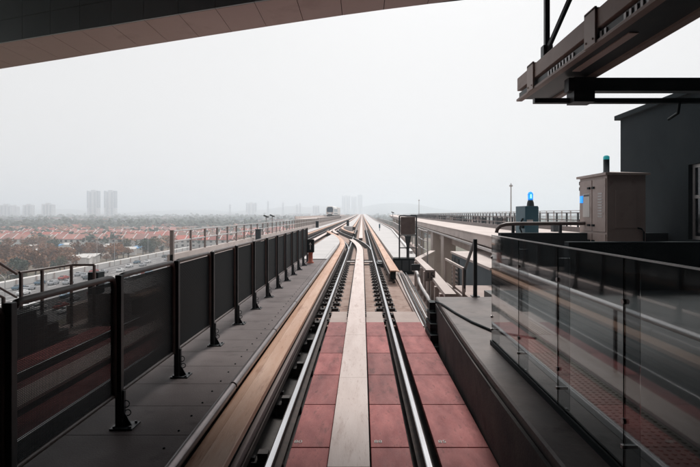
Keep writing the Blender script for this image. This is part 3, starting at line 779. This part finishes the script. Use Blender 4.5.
# ------------------------------------------------------------------ left platform, stairs, railing, parapet
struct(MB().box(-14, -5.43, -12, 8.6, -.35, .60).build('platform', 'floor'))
t = thing('platform_stairs', (-6.2, 8.62, 0), 'dark steps going down from the end of the left platform', 'stairs')
for i in range(4): MB().box(-.8, .75, i * .32, i * .32 + .32, -.34, .45 - i * .19).build('step', 'conc_dark', t)
def rl(name, label, pts, posts, zbase, m='brown', r=.026, mid=None):
    t = thing(name, (0, 0, 0), label, 'railing')
    MB().tube(pts, r).build('top_rail', m, t)
    if mid: MB().tube([(p[0], p[1], p[2] - mid) for p in pts], r * .8).build('middle_rail', m, t)
    for (x, y, z) in posts: MB().box(x - .024, x + .024, y - .024, y + .024, zbase, z).build('post', m, t)
    return t
rl('stair_railing', 'brown flat topped stair railing beyond the left platform end', [(-6.5, 9.75, 1.10), (-6.5, 11.5, 1.07), (-5.98, 11.5, 1.07)],
   [(-6.5, 9.8, 1.10), (-6.5, 10.45, 1.09), (-6.5, 11.5, 1.07), (-5.98, 11.5, 1.07)], -.34)
rl('sloping_handrail', 'brown sloping two bar handrail coming down at the far left', [(-6.52, 9.7, 1.08), (-6.52, 8.55, 1.72), (-6.52, 7.2, 2.4)], [(-6.52, 8.2, 1.9), (-6.52, 7.2, 2.4)], .6, mid=.45)
rl('sloping_handrail', 'lower dark bar of the stair at the far left', [(-6.7, 9.6, .64), (-6.7, 8.55, 1.2), (-6.7, 7.2, 1.95)], [(-6.7, 9.6, .64), (-6.7, 7.4, 1.8)], .0)
t = tag(MB().box(-6.35, -6.1, 11.9, 12.2, .34, .85).build('equipment_box', 'black', bevel=.01), 'small black equipment box on the left walkway behind the mesh', 'box')
t = thing('left_parapet', (0, 0, 0), 'low concrete parapet with posts and two rails along the left guideway edge', 'parapet')
P = line(-6.55, 17.8, FAR)
MB().sweep(P, rect(-.2, 0, -.3, .80)).build('wall', 'conc_pale', t)
MB().sweep(line(-6.6, 17.9, FAR, step=25), [(.03 * math.cos(a), 1.62 + .03 * math.sin(a)) for a in [k * pi / 3 for k in range(6)]]).build('rail', 'galv', t)
MB().sweep(line(-6.6, 17.9, FAR, step=25), [(.035 * math.cos(a), 1.25 + .035 * math.sin(a)) for a in [k * pi / 3 for k in range(6)]]).build('rail', 'galv', t)
MB().box(-6.66, -6.54, 17.8, 17.92, -.3, 1.66).build('end_post', 'postgrey', t)
pr = None
for k in range(80):
    y = 19.8 + k * 1.8
    if pr is None: pr = o = MB().box(-.035, .035, -.035, .035, .7, 1.62).build('post', 'postgrey', t)
    else: o = pr.copy(); COL.objects.link(o); o.parent = t
    o.location = (-6.6, y, zt(y))
t = tag(MB().box(-6.9, -6.75, 12, 17.8, -.35, .05).build('kerb', 'conc'), 'low kerb on the outer edge of the left walkway', 'kerb')
t = thing('trackside_case', (-6.25, 31, .34), 'dark trackside case standing on the left walkway beyond the fence', 'box')
MB().box(-.15, .15, -.15, .15, 0, .92).build('case', 'dark', t, .01); MB().box(-.17, .17, -.17, .17, .92, .96).build('lid', 'black', t)
for i, (x, y, lb) in enumerate(((-6.1, 70, 'dark small trackside post case far along the left track'), (-2.1, 79, 'dark small case at the start of the far central walkway'))):
    t = thing('trackside_case', (x, y, .35), lb, 'box', 'dark cases beside the tracks')
    MB().box(-.2, .2, -.2, .2, 0, .85).build('case', 'black', t, .01); MB().box(-.22, .22, -.22, .22, .85, .9).build('lid', 'dark', t)

# ------------------------------------------------------------------ train on a far guideway
bz = thing('branch_viaduct', (0, 0, 0), 'distant pale guideway on piers carrying the approaching train', 'viaduct')
def bx(y): return -9.8 - (y - 90) * .007 if y > 90 else -9.8
P = [(bx(y), y, 0) for y in range(90, 420, 20)]
MB().sweep(P, rect(-2.1, 2.1, -.2, 1.35)).build('deck', 'conc_pale', bz)
MB().sweep(P, rect(-2.1, -1.95, 1.35, 1.8)).build('parapet', 'conc_pale', bz); MB().sweep(P, rect(1.95, 2.1, 1.35, 1.6)).build('parapet', 'conc_pale', bz)
for y in range(100, 400, 35): MB().box(bx(y) - .9, bx(y) + .9, y - .8, y + .8, -21.5, -.2).build('pier', 'conc_pale', bz)
TY = 165
tr = thing('train', (bx(TY) - .05, TY, 1.42), 'white driverless train with dark windscreen approaching on the left', 'train', rz=-.02)
sec = [(-1.32, .45), (-1.36, 1.2), (-1.34, 2.3), (-1.15, 3.1), (-.75, 3.42), (.75, 3.42), (1.15, 3.1), (1.34, 2.3), (1.36, 1.2), (1.32, .45)]
b = MB(); n = len(sec); rings = [(0.0, .80, .25), (.12, .90, .1), (.45, .98, 0), (1.2, 1, 0), (17, 1, 0)]
vs = []
for (yy, s_, dz) in rings:
    for (x, z) in sec: vs.append((-x * s_, yy + (z > 2) * .35 * (1 - min(1, yy / 1.2)), .45 + (z - .45) * (1 - dz * .2)))
fs = [(i * n + k, i * n + (k + 1) % n, (i + 1) * n + (k + 1) % n, (i + 1) * n + k) for i in range(len(rings) - 1) for k in range(n)]
b.add(vs, fs); b.add(vs[:n], [list(range(n - 1, -1, -1))]); b.add(vs[-n:], [list(range(n))]); b.build('body', 'white', tr)
b = MB(); b.add([(-.95, -.04, 1.45), (.95, -.04, 1.45), (1.02, .16, 2.5), (.75, .30, 3.1), (-.75, .30, 3.1), (-1.02, .16, 2.5), (-.95, .2, 1.45), (.95, .2, 1.45), (1.02, .4, 2.5), (.75, .5, 3.1), (-.75, .5, 3.1), (-1.02, .4, 2.5)],
              [(0, 1, 2, 3, 4, 5), (0, 6, 7, 1), (1, 7, 8, 2), (2, 8, 9, 3), (3, 9, 10, 4), (4, 10, 11, 5), (5, 11, 6, 0)]); b.build('windscreen', 'trainblue', tr)
b = MB(); b.box(-.75, .75, -.06, .3, .5, .78); b.build('bumper', 'black', tr)
for sx in (-1, 1):
    MB().box(sx * .55, sx * .9, -.05, .1, 1.02, 1.2).build('headlight', 'red', tr)
    b = MB()
    for k in range(6): b.box(sx * 1.33, sx * 1.385, 1.5 + k * 2.6, 3.3 + k * 2.6, 1.55, 2.5)
    b.build('side_window', 'trainblue', tr)
    b = MB(); b.box(sx * 1.33, sx * 1.37, .8, 16.8, .8, 1.05); b.build('stripe', 'teal', tr)
b = MB(); b.box(-1.1, 1.1, .6, 16.5, .0, .45); b.build('underframe', 'black', tr)
c2 = thing('train_car', (0, 17.4, 0), None, None); c2.parent = tr
b = MB(); b.box(-1.33, 1.33, 0, 16, .45, 3.3); b.build('body', 'white', c2, .2); b = MB(); b.box(-1.1, 1.1, .3, 15.7, 0, .45); b.build('underframe', 'black', c2)

# ------------------------------------------------------------------ city
GZ = -21.0
def P2(px, y): return .117 + (px - 362) * y / 505
g = MB(); n = 24; ext = 7000
vs = []; fs = []
for i in range(n + 1):
    for j in range(n + 1): vs.append((-ext + 2 * ext * i / n, -2500 + 7400 * j / n, GZ))
for i in range(n):
    for j in range(n): a = i * (n + 1) + j; fs.append((a, a + n + 1, a + n + 2, a + 1))
g.add(vs, fs); struct(g.build('ground', 'ground'))
struct(MB().box(-112, -66, -100, 330, GZ - .3, GZ + .05).build('road', 'asphalt'))
b = MB()
for x in (-108, -95, -80, -68): b.box(x - .12, x + .12, -100, 330, GZ + .05, GZ + .054)
y = -100
for x in (-103.6, -99.3, -75.5, -71.5):
    y = 60
    while y < 330: b.box(x - .1, x + .1, y, y + 4, GZ + .05, GZ + .054); y += 10
struct(b.build('road_marking', 'paint'))
t = thing('road_barrier', (-87.5, 0, GZ), 'long pale concrete barrier along the middle of the highway', 'barrier')
b = MB(); b.box(-.4, .4, 60, 330, 0, 1.3); b.build('wall', 'roadconc', t)
t = thing('roadside_wall', (-113, 0, GZ), 'long whitish roadside wall beyond the highway', 'wall')
b = MB(); b.box(-.3, 2.0, 90, 330, 0, 2.0); b.build('wall', 'roadconc', t)
b = MB()
for k in range(24): b.box(2.0, 2.25, 92 + k * 10, 92.6 + k * 10, 0, 2.1)
b.build('buttress', 'conc', t)

def car(mi):
    t = thing('parked_car', (0, 0, 0), '', 'car', 'cars on the highway below')
    prof = [(-2.15, .35), (-2.2, .8), (-2.05, .98), (-1.1, 1.05), (-.55, 1.45), (.75, 1.48), (1.45, 1.05), (2.1, .95), (2.2, .6), (2.15, .35)]
    b = MB(); n = len(prof)
    vs = [(x, y, z) for x in (-.84, .84) for (y, z) in [(p, q) for p, q in prof]]
    # taper the cabin
    vs = [((x * .82 if z > 1.2 else x), y, z) for x, y, z in vs]
    fs = [(k, (k + 1) % n, n + (k + 1) % n, n + k) for k in range(n)] + [tuple(range(n - 1, -1, -1)), tuple(range(n, 2 * n))]
    b.add(vs, fs); b.build('body', 'car%d' % mi, t, .05)
    b = MB()
    for sx in (-1, 1): b.add([(sx * .80, -.95, 1.07), (sx * .72, -.5, 1.40), (sx * .72, .7, 1.42), (sx * .80, 1.25, 1.07), (sx * .78, .7, 1.07)], [(0, 1, 2, 3)] if sx > 0 else [(3, 2, 1, 0)])
    b.add([(-.72, -1.12, 1.08), (.72, -1.12, 1.08), (.62, -.62, 1.44), (-.62, -.62, 1.44)], [(0, 1, 2, 3)])
    b.add([(-.72, 1.47, 1.08), (.72, 1.47, 1.08), (.62, .82, 1.47), (-.62, .82, 1.47)], [(3, 2, 1, 0)])
    o = b.build('window', 'glassdark', t); o.location.z = .012
    for sx in (-1, 1):
        for yy in (-1.35, 1.35):
            b = MB(); b.tube([(sx * .68, yy, .32), (sx * .86, yy, .32)], .32, 12); b.build('wheel', 'black', t)
    return t
cars = [car(i) for i in range(5)]
cn = ['white', 'dark', 'grey', 'red', 'blue']
k = 0
spots = []
for lane, x in enumerate((-69.8, -73.5, -77.6, -82, -84.8, -97.2, -101.5, -105.8)):
    y = 118 + R.uniform(0, 12)
    while y < 300: spots.append((x + R.uniform(-.4, .4), y)); y += R.uniform(9, 24) if y < 190 else R.uniform(14, 40)
for (x, y) in spots:
    i = R.choice([0, 0, 1, 1, 2, 2, 3, 4]) if k >= 5 else k
    o = cars[i] if k < 5 else copy_tree(cars[i])
    o.location = (x, y, GZ + .05); o.rotation_euler.z = 0 if x > -88 else pi
    o['label'] = '%s car driving on the highway below the left track' % cn[i]; o['group'] = '%s cars on the highway' % cn[i]; k += 1

# street lamps
def lamp(x, y, h, label, double, group=None):
    t = thing('street_lamp', (x, y, GZ), label, 'street lamp', group)
    MB().tube([(0, 0, 0), (0, 0, h * .85)], .14, 8, r2=.09).build('pole', 'galv', t)
    for sx in ((-1, 1) if double else (1,)):
        b = MB(); b.tube([(0, 0, h * .85), (sx * .35, 0, h * .94), (sx * 1.0, 0, h * .985), (sx * 1.9, 0, h)], .06, 6); b.build('arm', 'galv', t)
        b = MB(); b.box(sx * 1.7, sx * 2.7, -.16, .16, h - .08, h + .1); b.build('lamp_head', 'galv', t)
    return t
lamp(P2(5, 115), 115, 9.5, 'near double arm street lamp at the left edge of the photo', True)
lamp(P2(46, 128), 128, 9.0, 'pale double arm street lamp beside the brown stair railing', True)
for i, (px, y, h) in enumerate(((33, 205, 11), (46, 225, 12), (97, 230, 13), (114.5, 225, 14), (123, 260, 13), (148, 270, 13), (160, 300, 13), (85, 290, 12), (20, 262, 12), (171, 262, 12), (187, 300, 11), (197, 330, 11))):
    lamp(P2(px, y), y, h, 'tall thin pole standing among the brown trees', False, 'tall poles among the trees')

# trees ------------------------------------------------------
def treeproto(seed, leaf, label, cat='tree'):
    r = random.Random(seed)
    t = thing('broadleaf_tree', (0, 0, 0), label, cat)
    b = MB(); b.tube([(0, 0, 0), (r.uniform(-.2, .2), r.uniform(-.2, .2), 2.2), (r.uniform(-.4, .4), r.uniform(-.4, .4), 4.5)], .28, 7, r2=.12)
    lobes = []
    for k in range(9):
        a = r.uniform(0, 2 * pi); rr = r.uniform(.5, 2.9); z = r.uniform(3.4, 7.2) - rr * .35
        lobes.append((rr * math.cos(a), rr * math.sin(a), z, r.uniform(1.1, 2.0)))
        b.tube([(0, 0, 2.4), (rr * math.cos(a) * .5, rr * math.sin(a) * .5, (2.6 + z) / 2), (rr * math.cos(a), rr * math.sin(a), z)], .10, 5, r2=.03)
    b.build('trunk', 'bark', t)
    c = MB()
    for (lx, ly, lz, lr) in lobes:
        for q in range(62):
            dr = Vector((r.gauss(0, 1), r.gauss(0, 1), r.gauss(0, 1))).normalized() * lr * r.uniform(.55, 1.08)
            p_ = Vector((lx, ly, lz)) + Vector((dr.x, dr.y, dr.z * .72)); s_ = r.uniform(.22, .5)
            u = Vector((r.gauss(0, 1), r.gauss(0, 1), r.gauss(0, 1))).normalized(); v = u.orthogonal().normalized(); 
            w2 = u.cross(v)
            c.add([p_ + v * s_, p_ + w2 * s_ * .8, p_ - v * s_, p_ - w2 * s_ * .8], [(0, 1, 2, 3)])
    c.build('crown', leaf, t)
    return t
protos = [treeproto(i, ('leafb', 'leafb', 'leafb', 'leafd', 'leafd', 'leafo')[i], '') for i in range(6)]
used = [False] * 6; cnt = 0
def put_tree(x, y, s_, brown):
    global cnt
    i = R.randrange(0, 3) if brown else R.randrange(3, 6)
    o = protos[i] if not used[i] else copy_tree(protos[i]); used[i] = True
    o.location = (x, y, GZ); o.scale = (s_, s_, s_ * R.uniform(.85, 1.15)); o.rotation_euler.z = R.uniform(0, 6.28)
    o['label'] = 'brownish broadleaf tree in the belt below the red roofs' if brown else 'dark green broadleaf tree in the belt below the red roofs'
    o['group'] = 'brown trees below' if brown else 'dark green trees below'; cnt += 1
tries = 0
SH = []
for k in range(24):
    y = R.uniform(200, 330); x = -R.uniform(.42, .74) * y
    if -124 < x < -58: x = -126 - R.uniform(0, 60)
    SH.append((x, y))
while cnt < 290 and tries < 6000:
    tries += 1
    y = R.uniform(150, 325); x = -R.uniform(.10, .74) * y
    if -119 < x < -61 and y < 335: continue
    if y < 185 and x > -60: continue
    if any(abs(x - a) < 6 and abs(y - c) < 5 for a, c in SH): continue
    put_tree(x, y, R.choice((.45, .55, .7, .8, .95, 1.15)) * R.uniform(.9, 1.1), math.sin(x * .035 + 1) + math.sin(y * .06) + R.uniform(-1, 1) > -.45)
# far wood: one mass
def canopy(name, n, ylo, yhi, klo, khi, smin, smax, label, m, seed, hmax=9):
    r = random.Random(seed); c = MB()
    for k in range(n):
        t_ = r.random() ** 1.3; y = ylo + (yhi - ylo) * t_; x = y * r.uniform(klo, khi)
        if name == 'gap' : continue
        sz = r.uniform(smin, smax) * (1 + t_)
        cx, cy, cz = x, y, GZ + r.uniform(3, hmax)
        for q in range(9):
            p_ = Vector((cx, cy, cz)) + Vector((r.gauss(0, 1) * sz * .7, r.gauss(0, 1) * sz * .7, abs(r.gauss(0, 1)) * sz * .35 - sz * .2))
            u = Vector((r.gauss(0, .6), r.gauss(0, .6) - .4, 1)).normalized(); v = u.orthogonal().normalized(); w2 = u.cross(v); s_ = sz * r.uniform(.3, .6)
            c.add([p_ + v * s_, p_ + w2 * s_, p_ - v * s_ + u * s_ * .5, p_ - w2 * s_, p_ + u * s_ * .8], [(0, 1, 4), (1, 2, 4), (2, 3, 4), (3, 0, 4)])
    o = c.build(name, m); return tag(o, label, 'woodland', None, 'stuff')
canopy('far_wood', 5200, 640, 2100, -.80, .05, 4, 9, 'far-off dark wood between the red roofs and the towers', 'leafd', 3)
canopy('far_wood', 600, 345, 720, -.78, -.02, 1.6, 3.4, 'brown and green tree masses among the red roofs', 'leafb', 4, 6.5)
canopy('far_wood', 750, 345, 700, -.78, -.02, 1.8, 4.0, 'dark green bushes among the red roofs', 'leafd', 8, 7)
canopy('far_wood', 1800, 500, 2400, .05, .62, 5, 10, 'far-off wood to the right behind the side viaduct', 'leafd', 5)

# terrace houses ----------------------------------------------
def house(rm, label, grp):
    t = thing('terrace_house', (0, 0, 0), label, 'house', grp)
    b = MB(); b.box(-4, 4, -5.5, 5.5, 0, 5.6); b.add([(-4, -5.5, 5.6), (-4, 5.5, 5.6), (-4, 0, 8.0)], [(0, 2, 1)]); b.add([(4, -5.5, 5.6), (4, 5.5, 5.6), (4, 0, 8.0)], [(0, 1, 2)]); b.build('wall', 'offwhite', t)
    b = MB()
    for s_ in (-1, 1):
        b.add([(-4.0, s_ * 6.2, 5.35), (4.0, s_ * 6.2, 5.35), (4.0, 0, 8.15), (-4.0, 0, 8.15), (-4.0, s_ * 6.2, 5.1), (4.0, s_ * 6.2, 5.1), (4, 0, 7.9), (-4, 0, 7.9)], [(0, 1, 2, 3), (7, 6, 5, 4), (0, 4, 5, 1), (0, 3, 7, 4), (1, 5, 6, 2)])
    b.build('roof', rm, t)
    b = MB(); b.beam((-4, -6.2, 5.55), (-4, 0, 8.4), .35, .4); b.beam((-4, 0, 8.4), (-4, 6.2, 5.55), .35, .4); b.build('party_wall', 'white', t)
    for (x, z) in ((-2.2, 3.5), (1.6, 3.5), (1.8, .9)): MB().box(x - .8, x + .8, -5.56, -5.5, z, z + 1.3).build('window', 'glassdark', t)
    MB().box(-2.7, -1.6, -5.56, -5.5, 0, 2.1).build('door', 'brown', t)
    return t
hp = [house('red3', 'brown tiled terrace house in the housing rows below', 'brown roofed terrace houses'), house('red', 'red tiled terrace house in the housing rows below', 'red roofed terrace houses'), house('red2', 'faded red tiled terrace house in the housing rows below', 'faded roofed terrace houses')]
hu = [False] * 3; hc = 0; rest = MB(); restw = MB()
rows = []
y = 352
while y < 640:
    rows.append(y); y += (25, 31, 26, 38)[len(rows) % 4]
for ri, y0 in enumerate(rows):
    k = -.74; x = -.76 * y0; ang = .06 * math.sin(ri * 1.7)
    seglen = 0
    while x < -.06 * y0:
        run = R.randint(4, 13)
        if R.random() < (.11 if y0 < 480 else .35): x += R.uniform(15, 45); continue
        i = R.choice((1, 1, 1, 2, 2, 0)); hs = R.uniform(.85, 1.2)
        for q in range(run):
            yy = y0 + (x + .4 * y0) * ang
            if hc < 285 and (y0 < 560):
                o = hp[i] if not hu[i] else copy_tree(hp[i]); hu[i] = True
                o.location = (x, yy + (q % 5 == 0) * 1.5, GZ); o.rotation_euler.z = ang * .6; o.scale = (1, 1, hs); hc += 1
            else:
                for s_ in (-1, 1): rest.add([(x - 4, yy + s_ * 6, GZ + 5.3), (x + 4, yy + s_ * 6, GZ + 5.3), (x + 4, yy, GZ + 8), (x - 4, yy, GZ + 8)], [(0, 1, 2, 3) if s_ < 0 else (3, 2, 1, 0)])
                restw.box(x - 4, x + 4, yy - 5.4, yy + 5.4, GZ, GZ + 5.3)
            x += 8.0
        x += R.uniform(6, 22)
# two further bands of roofs, only partly seen between the trees
rr = random.Random(5)
for k in range(420):
    y = rr.uniform(640, 1500); x = -rr.uniform(.08, .78) * y; w = rr.uniform(8, 26)
    for s_ in (-1, 1): rest.add([(x - w, y + s_ * 7, GZ + 6.5), (x + w, y + s_ * 7, GZ + 6.5), (x + w, y, GZ + 10), (x - w, y, GZ + 10)], [(0, 1, 2, 3) if s_ < 0 else (3, 2, 1, 0)])
    restw.box(x - w, x + w, y - 6.2, y + 6.2, GZ, GZ + 6.5)
o = rest.build('distant_housing', 'red'); tag(o, 'distant red roofs of the housing estate beyond the nearer rows', 'houses', None, 'stuff')
o = restw.build('distant_housing', 'offwhite'); tag(o, 'distant pale house walls under the far red roofs', 'houses', None, 'stuff')
# scattered low sheds and parked white vehicles between trees
for k, (x, y) in enumerate(SH):
    w = R.uniform(1.6, 3.8); dpt = R.uniform(1.8, 3.5); h = R.uniform(2.2, 3.6)
    t = thing('shed', (x, y, GZ), 'pale low shed roof showing between the brown trees', 'shed', 'low sheds among the trees', rz=R.uniform(-.3, .3))
    MB().box(-w, w, -dpt, dpt, 0, h).build('wall', 'offwhite', t)
    b = MB(); b.add([(-w - .3, -dpt - .3, h), (w + .3, -dpt - .3, h), (w + .3, dpt + .3, h + 1.1), (-w - .3, dpt + .3, h + 1.1), (-w - .3, -dpt - .3, h - .15), (w + .3, -dpt - .3, h - .15), (w + .3, dpt + .3, h + .9), (-w - .3, dpt + .3, h + .9)], [(0, 1, 2, 3), (7, 6, 5, 4), (0, 4, 5, 1), (1, 5, 6, 2), (2, 6, 7, 3), (3, 7, 4, 0)])
    b.build('roof', 'roadconc' if k % 16 != 5 else 'blueroof', t)

# flyover and approach
t = thing('flyover', (0, 0, 0), 'pale flyover crossing the woods on piers', 'bridge')
P = [(P2(112, 585), 585, -13.5), (P2(160, 585), 585, -13.2), (P2(200, 590), 590, -13.2), (P2(260, 600), 600, -13), (P2(330, 620), 620, -13)]
MB().sweep(P, rect(-5, 5, -1.3, 0)).build('deck', 'roadconc', t); MB().sweep(P, rect(4.6, 5, 0, .9)).build('parapet', 'roadconc', t)
for px in range(130, 330, 14): MB().box(P2(px, 590) - .8, P2(px, 590) + .8, 588, 592, GZ, -14.5).build('pier', 'roadconc', t)
b = MB(); b.sweep([(P2(120, 640), 640, GZ + .4), (P2(126, 760), 760, GZ + 1), (P2(116, 1000), 1000, GZ + 2), (P2(112, 1400), 1400, GZ + 3), (P2(118, 1900), 1900, GZ + 3)], rect(-9, 9, -.4, 0)); struct(b.build('road', 'roadconc'))

# towers
def tower(px, d_, wpx, top, label, group, blue=True, lobes=3):
    w = wpx * d_ / 505; h = 2.23 + (214 - top) * d_ / 505 - GZ
    t = thing('apartment_tower', (P2(px, d_), d_, GZ), label, 'tower', group)
    b = MB(); seg = w / (lobes * 2 - 1)
    for i in range(lobes): b.box(-w / 2 + i * 2 * seg, -w / 2 + (i * 2 + 1) * seg, 0, 18, 0, h - (i % 2) * 2)
    b.build('wall', 'tower', t)
    b = MB()
    for i in range(lobes - 1): b.box(-w / 2 + (i * 2 + 1) * seg, -w / 2 + (i * 2 + 2) * seg, 3, 16, 0, h - 4)
    if blue: b.box(-w / 2 - .5, -w / 2 + seg * .6, -.6, 17, h * .42, h + 1); b.box(w / 2 - seg * .6, w / 2 + .5, -.6, 17, h * .42, h + 1)
    b.build('recessed_bay', 'towerb', t)
    b = MB(); z = 3
    while z < h - 3: b.box(-w / 2 + .3, w / 2 - .3, -.35, 0 - .01, z, z + .9); z += 3.2 * 2
    b.build('balcony_band', 'tower', t)
    b = MB(); b.box(-w * .2, w * .2, 4, 12, h - 2, h + 4); b.build('roof_plant', 'tower', t)
tower(92.5, 1900, 11, 191, 'left of the twin tall white and blue apartment towers', 'twin towers')
tower(109.5, 1900, 11, 191, 'right of the twin tall white and blue apartment towers', 'twin towers')
tower(5, 1800, 13, 205, 'white apartment block at the far left edge of the skyline', None, False, 4)
tower(13.5, 1840, 6, 206, 'narrow white block close beside the leftmost apartment block', None, False, 2)
tower(27, 1800, 9, 205, 'white apartment block second group from the left', None, False, 3)
tower(47, 1800, 11, 204, 'white apartment block left of the twin towers', None, False, 4)
tower(-10, 1800, 11, 204, 'white apartment block just beyond the left edge', None, False, 4)
tower(346, 3100, 8, 196, 'bluish slab tower in haze above the vanishing point, left of its group', None, True, 3)
tower(354, 3150, 5, 197, 'bluish slab tower in haze above the vanishing point, middle of its group', None, True, 2)
tower(360, 3150, 4.5, 195, 'bluish slab tower in haze above the vanishing point, right of its group', None, True, 2)
tower(251, 2600, 10, 203, 'faint hazy block above the left fence', None, True, 3)
tower(316, 2500, 6, 206, 'faint hazy block left of the train', None, True, 2)
r3 = random.Random(11)
for k in range(190):
    px = r3.uniform(-5, 600) if k < 110 else r3.uniform(-5, 330); d_ = r3.uniform(2050, 2700) if k < 110 else r3.uniform(720, 2000); w = r3.uniform(12, 45); h = r3.uniform(8, 26) if k < 110 else r3.uniform(9, 15)
    t = thing('distant_block', (P2(px, d_), d_, GZ), 'small pale building on the hazy horizon', 'building', 'small buildings on the horizon')
    MB().box(-w / 2, w / 2, 0, 14, 0, h).build('wall', 'tower', t); MB().box(-w / 2 - 1, w / 2 + 1, -1, 15, h, h + 1.2).build('roof', r3.choice(['towerb', 'tower', 'red2']), t)
for px, tp in ((268, 201), (283, 202), (297, 204), (230, 204), (300, 203)):
    t = thing('pylon', (P2(px, 1700), 1700, GZ), 'faint lattice pylon on the hazy skyline', 'pylon', 'pylons on the skyline')
    h = 2.23 + (214 - tp) * 1700 / 505 - GZ; b = MB()
    for sx in (-1, 1):
        for sy in (-1, 1): b.beam((sx * 4, sy * 4, 0), (sx * .5, sy * .5, h), .5, .5)
    z = 6
    while z < h - 4:
        w = 4 * (1 - z / h); b.beam((-w, -w, z), (w * .85, -w, z + 6), .3, .3); b.beam((w, -w, z), (-w * .85, -w, z + 6), .3, .3); z += 7
    b.build('lattice', 'towerb', t)
    b = MB(); b.box(-7, 7, -.3, .3, h - 6, h - 5.4); b.box(-5, 5, -.3, .3, h - 12, h - 11.4); b.build('crossarm', 'towerb', t)
# hills
def hills(y, peaks, label):
    b = MB(); xs = [(-6200 + i * 80) for i in range(130)]; vs = []
    def hh(x):
        px = 362 + x * 505 / y; s_ = 0
        for (c, w, a) in peaks: s_ += a * math.exp(-((px - c) / w) ** 2)
        return s_ * y / 505 + 4 * math.sin(x * .007) + 3 * math.sin(x * .019)
    for x in xs: h = hh(x); vs += [(x, y - 500, GZ - 2), (x, y - 150, GZ + (h + 20) * .7), (x, y, GZ + h + 23), (x, y + 600, GZ - 2)]
    fs = [(i * 4 + k, i * 4 + 4 + k, i * 4 + 5 + k, i * 4 + 1 + k) for i in range(len(xs) - 1) for k in range(3)]
    b.add(vs, fs, True); struct(b.build('hills', 'hill'), label)
hills(3900, [(385, 40, 8), (425, 45, 5), (60, 40, 5), (150, 40, 2), (300, 30, 6), (250, 60, 3), (560, 60, 4)], 'low hazy hills')
hills(4200, [(330, 50, 8), (480, 80, 3), (0, 60, 5), (200, 60, 4)], 'low hazy hills')

# ------------------------------------------------------------------ haze
hz = MB(); hz.box(-6600, 6600, -2400, 4850, GZ - 3.5, 108)
m = bpy.data.materials.new('haze air'); m.use_nodes = True; nt = m.node_tree
nt.nodes.remove(nt.nodes['Principled BSDF'])
pv = nt.nodes.new('ShaderNodeVolumePrincipled'); pv.inputs['Color'].default_value = (.87, .935, 1, 1)
pv.inputs['Density'].default_value = .00064; pv.inputs['Anisotropy'].default_value = .45
nt.links.new(pv.outputs['Volume'], nt.nodes['Material Output'].inputs['Volume']); M['haze'] = m
o = hz.build('haze', 'haze'); tag(o, 'pale even haze over the whole place', None, None, 'stuff')

# ------------------------------------------------------------------ light
w = bpy.data.worlds.new('World'); S.world = w; w.use_nodes = True; nt = w.node_tree
bg = nt.nodes['Background']; sky = nt.nodes.new('ShaderNodeTexSky'); sky.sky_type = 'NISHITA'; sky.sun_disc = False
EL, AZ = 51, 10
sky.sun_elevation = math.radians(EL); sky.sun_rotation = math.radians(AZ); sky.dust_density = 6; sky.air_density = 1.2; sky.ozone_density = 1
hsv = nt.nodes.new('ShaderNodeHueSaturation'); hsv.inputs['Saturation'].default_value = .10
nt.links.new(sky.outputs['Color'], hsv.inputs['Color'])
mx = nt.nodes.new('ShaderNodeMix'); mx.data_type = 'RGBA'; mx.inputs['Factor'].default_value = .90
mx.inputs['B'].default_value = (6.15, 6.1, 6.1, 1)           # the even white of the overcast layer
nt.links.new(hsv.outputs['Color'], mx.inputs['A']); nt.links.new(mx.outputs['Result'], bg.inputs['Color'])
bg.inputs['Strength'].default_value = .10
sl = bpy.data.lights.new('sun', 'SUN'); sl.energy = 2.2; sl.angle = math.radians(14); sl.color = (1, .95, .9)
so = bpy.data.objects.new('sun', sl); COL.objects.link(so)
dirv = Vector((math.sin(math.radians(AZ)) * math.cos(math.radians(EL)), math.cos(math.radians(AZ)) * math.cos(math.radians(EL)), math.sin(math.radians(EL))))
so.rotation_euler = (-dirv).to_track_quat('-Z', 'Y').to_euler()

# ------------------------------------------------------------------ camera
cd = bpy.data.cameras.new('camera'); cam = bpy.data.objects.new('camera', cd); COL.objects.link(cam)
cam.location = (.117, 0, 2.23); cam.rotation_euler = (pi / 2, 0, 0)
cd.sensor_width = 36; cd.lens = 505 / 700 * 36; cd.shift_x = -12 / 700; cd.shift_y = -19.5 / 700
cd.clip_start = .05; cd.clip_end = 9000
S.camera = cam
S.render.engine = 'CYCLES'
S.cycles.volume_bounces = 3; S.cycles.max_bounces = 8; S.cycles.transparent_max_bounces = 16
vs_ = S.view_settings; vs_.view_transform = 'Standard'; vs_.look = 'None'; vs_.gamma = 1; vs_.use_curve_mapping = False
vs_.exposure = .45
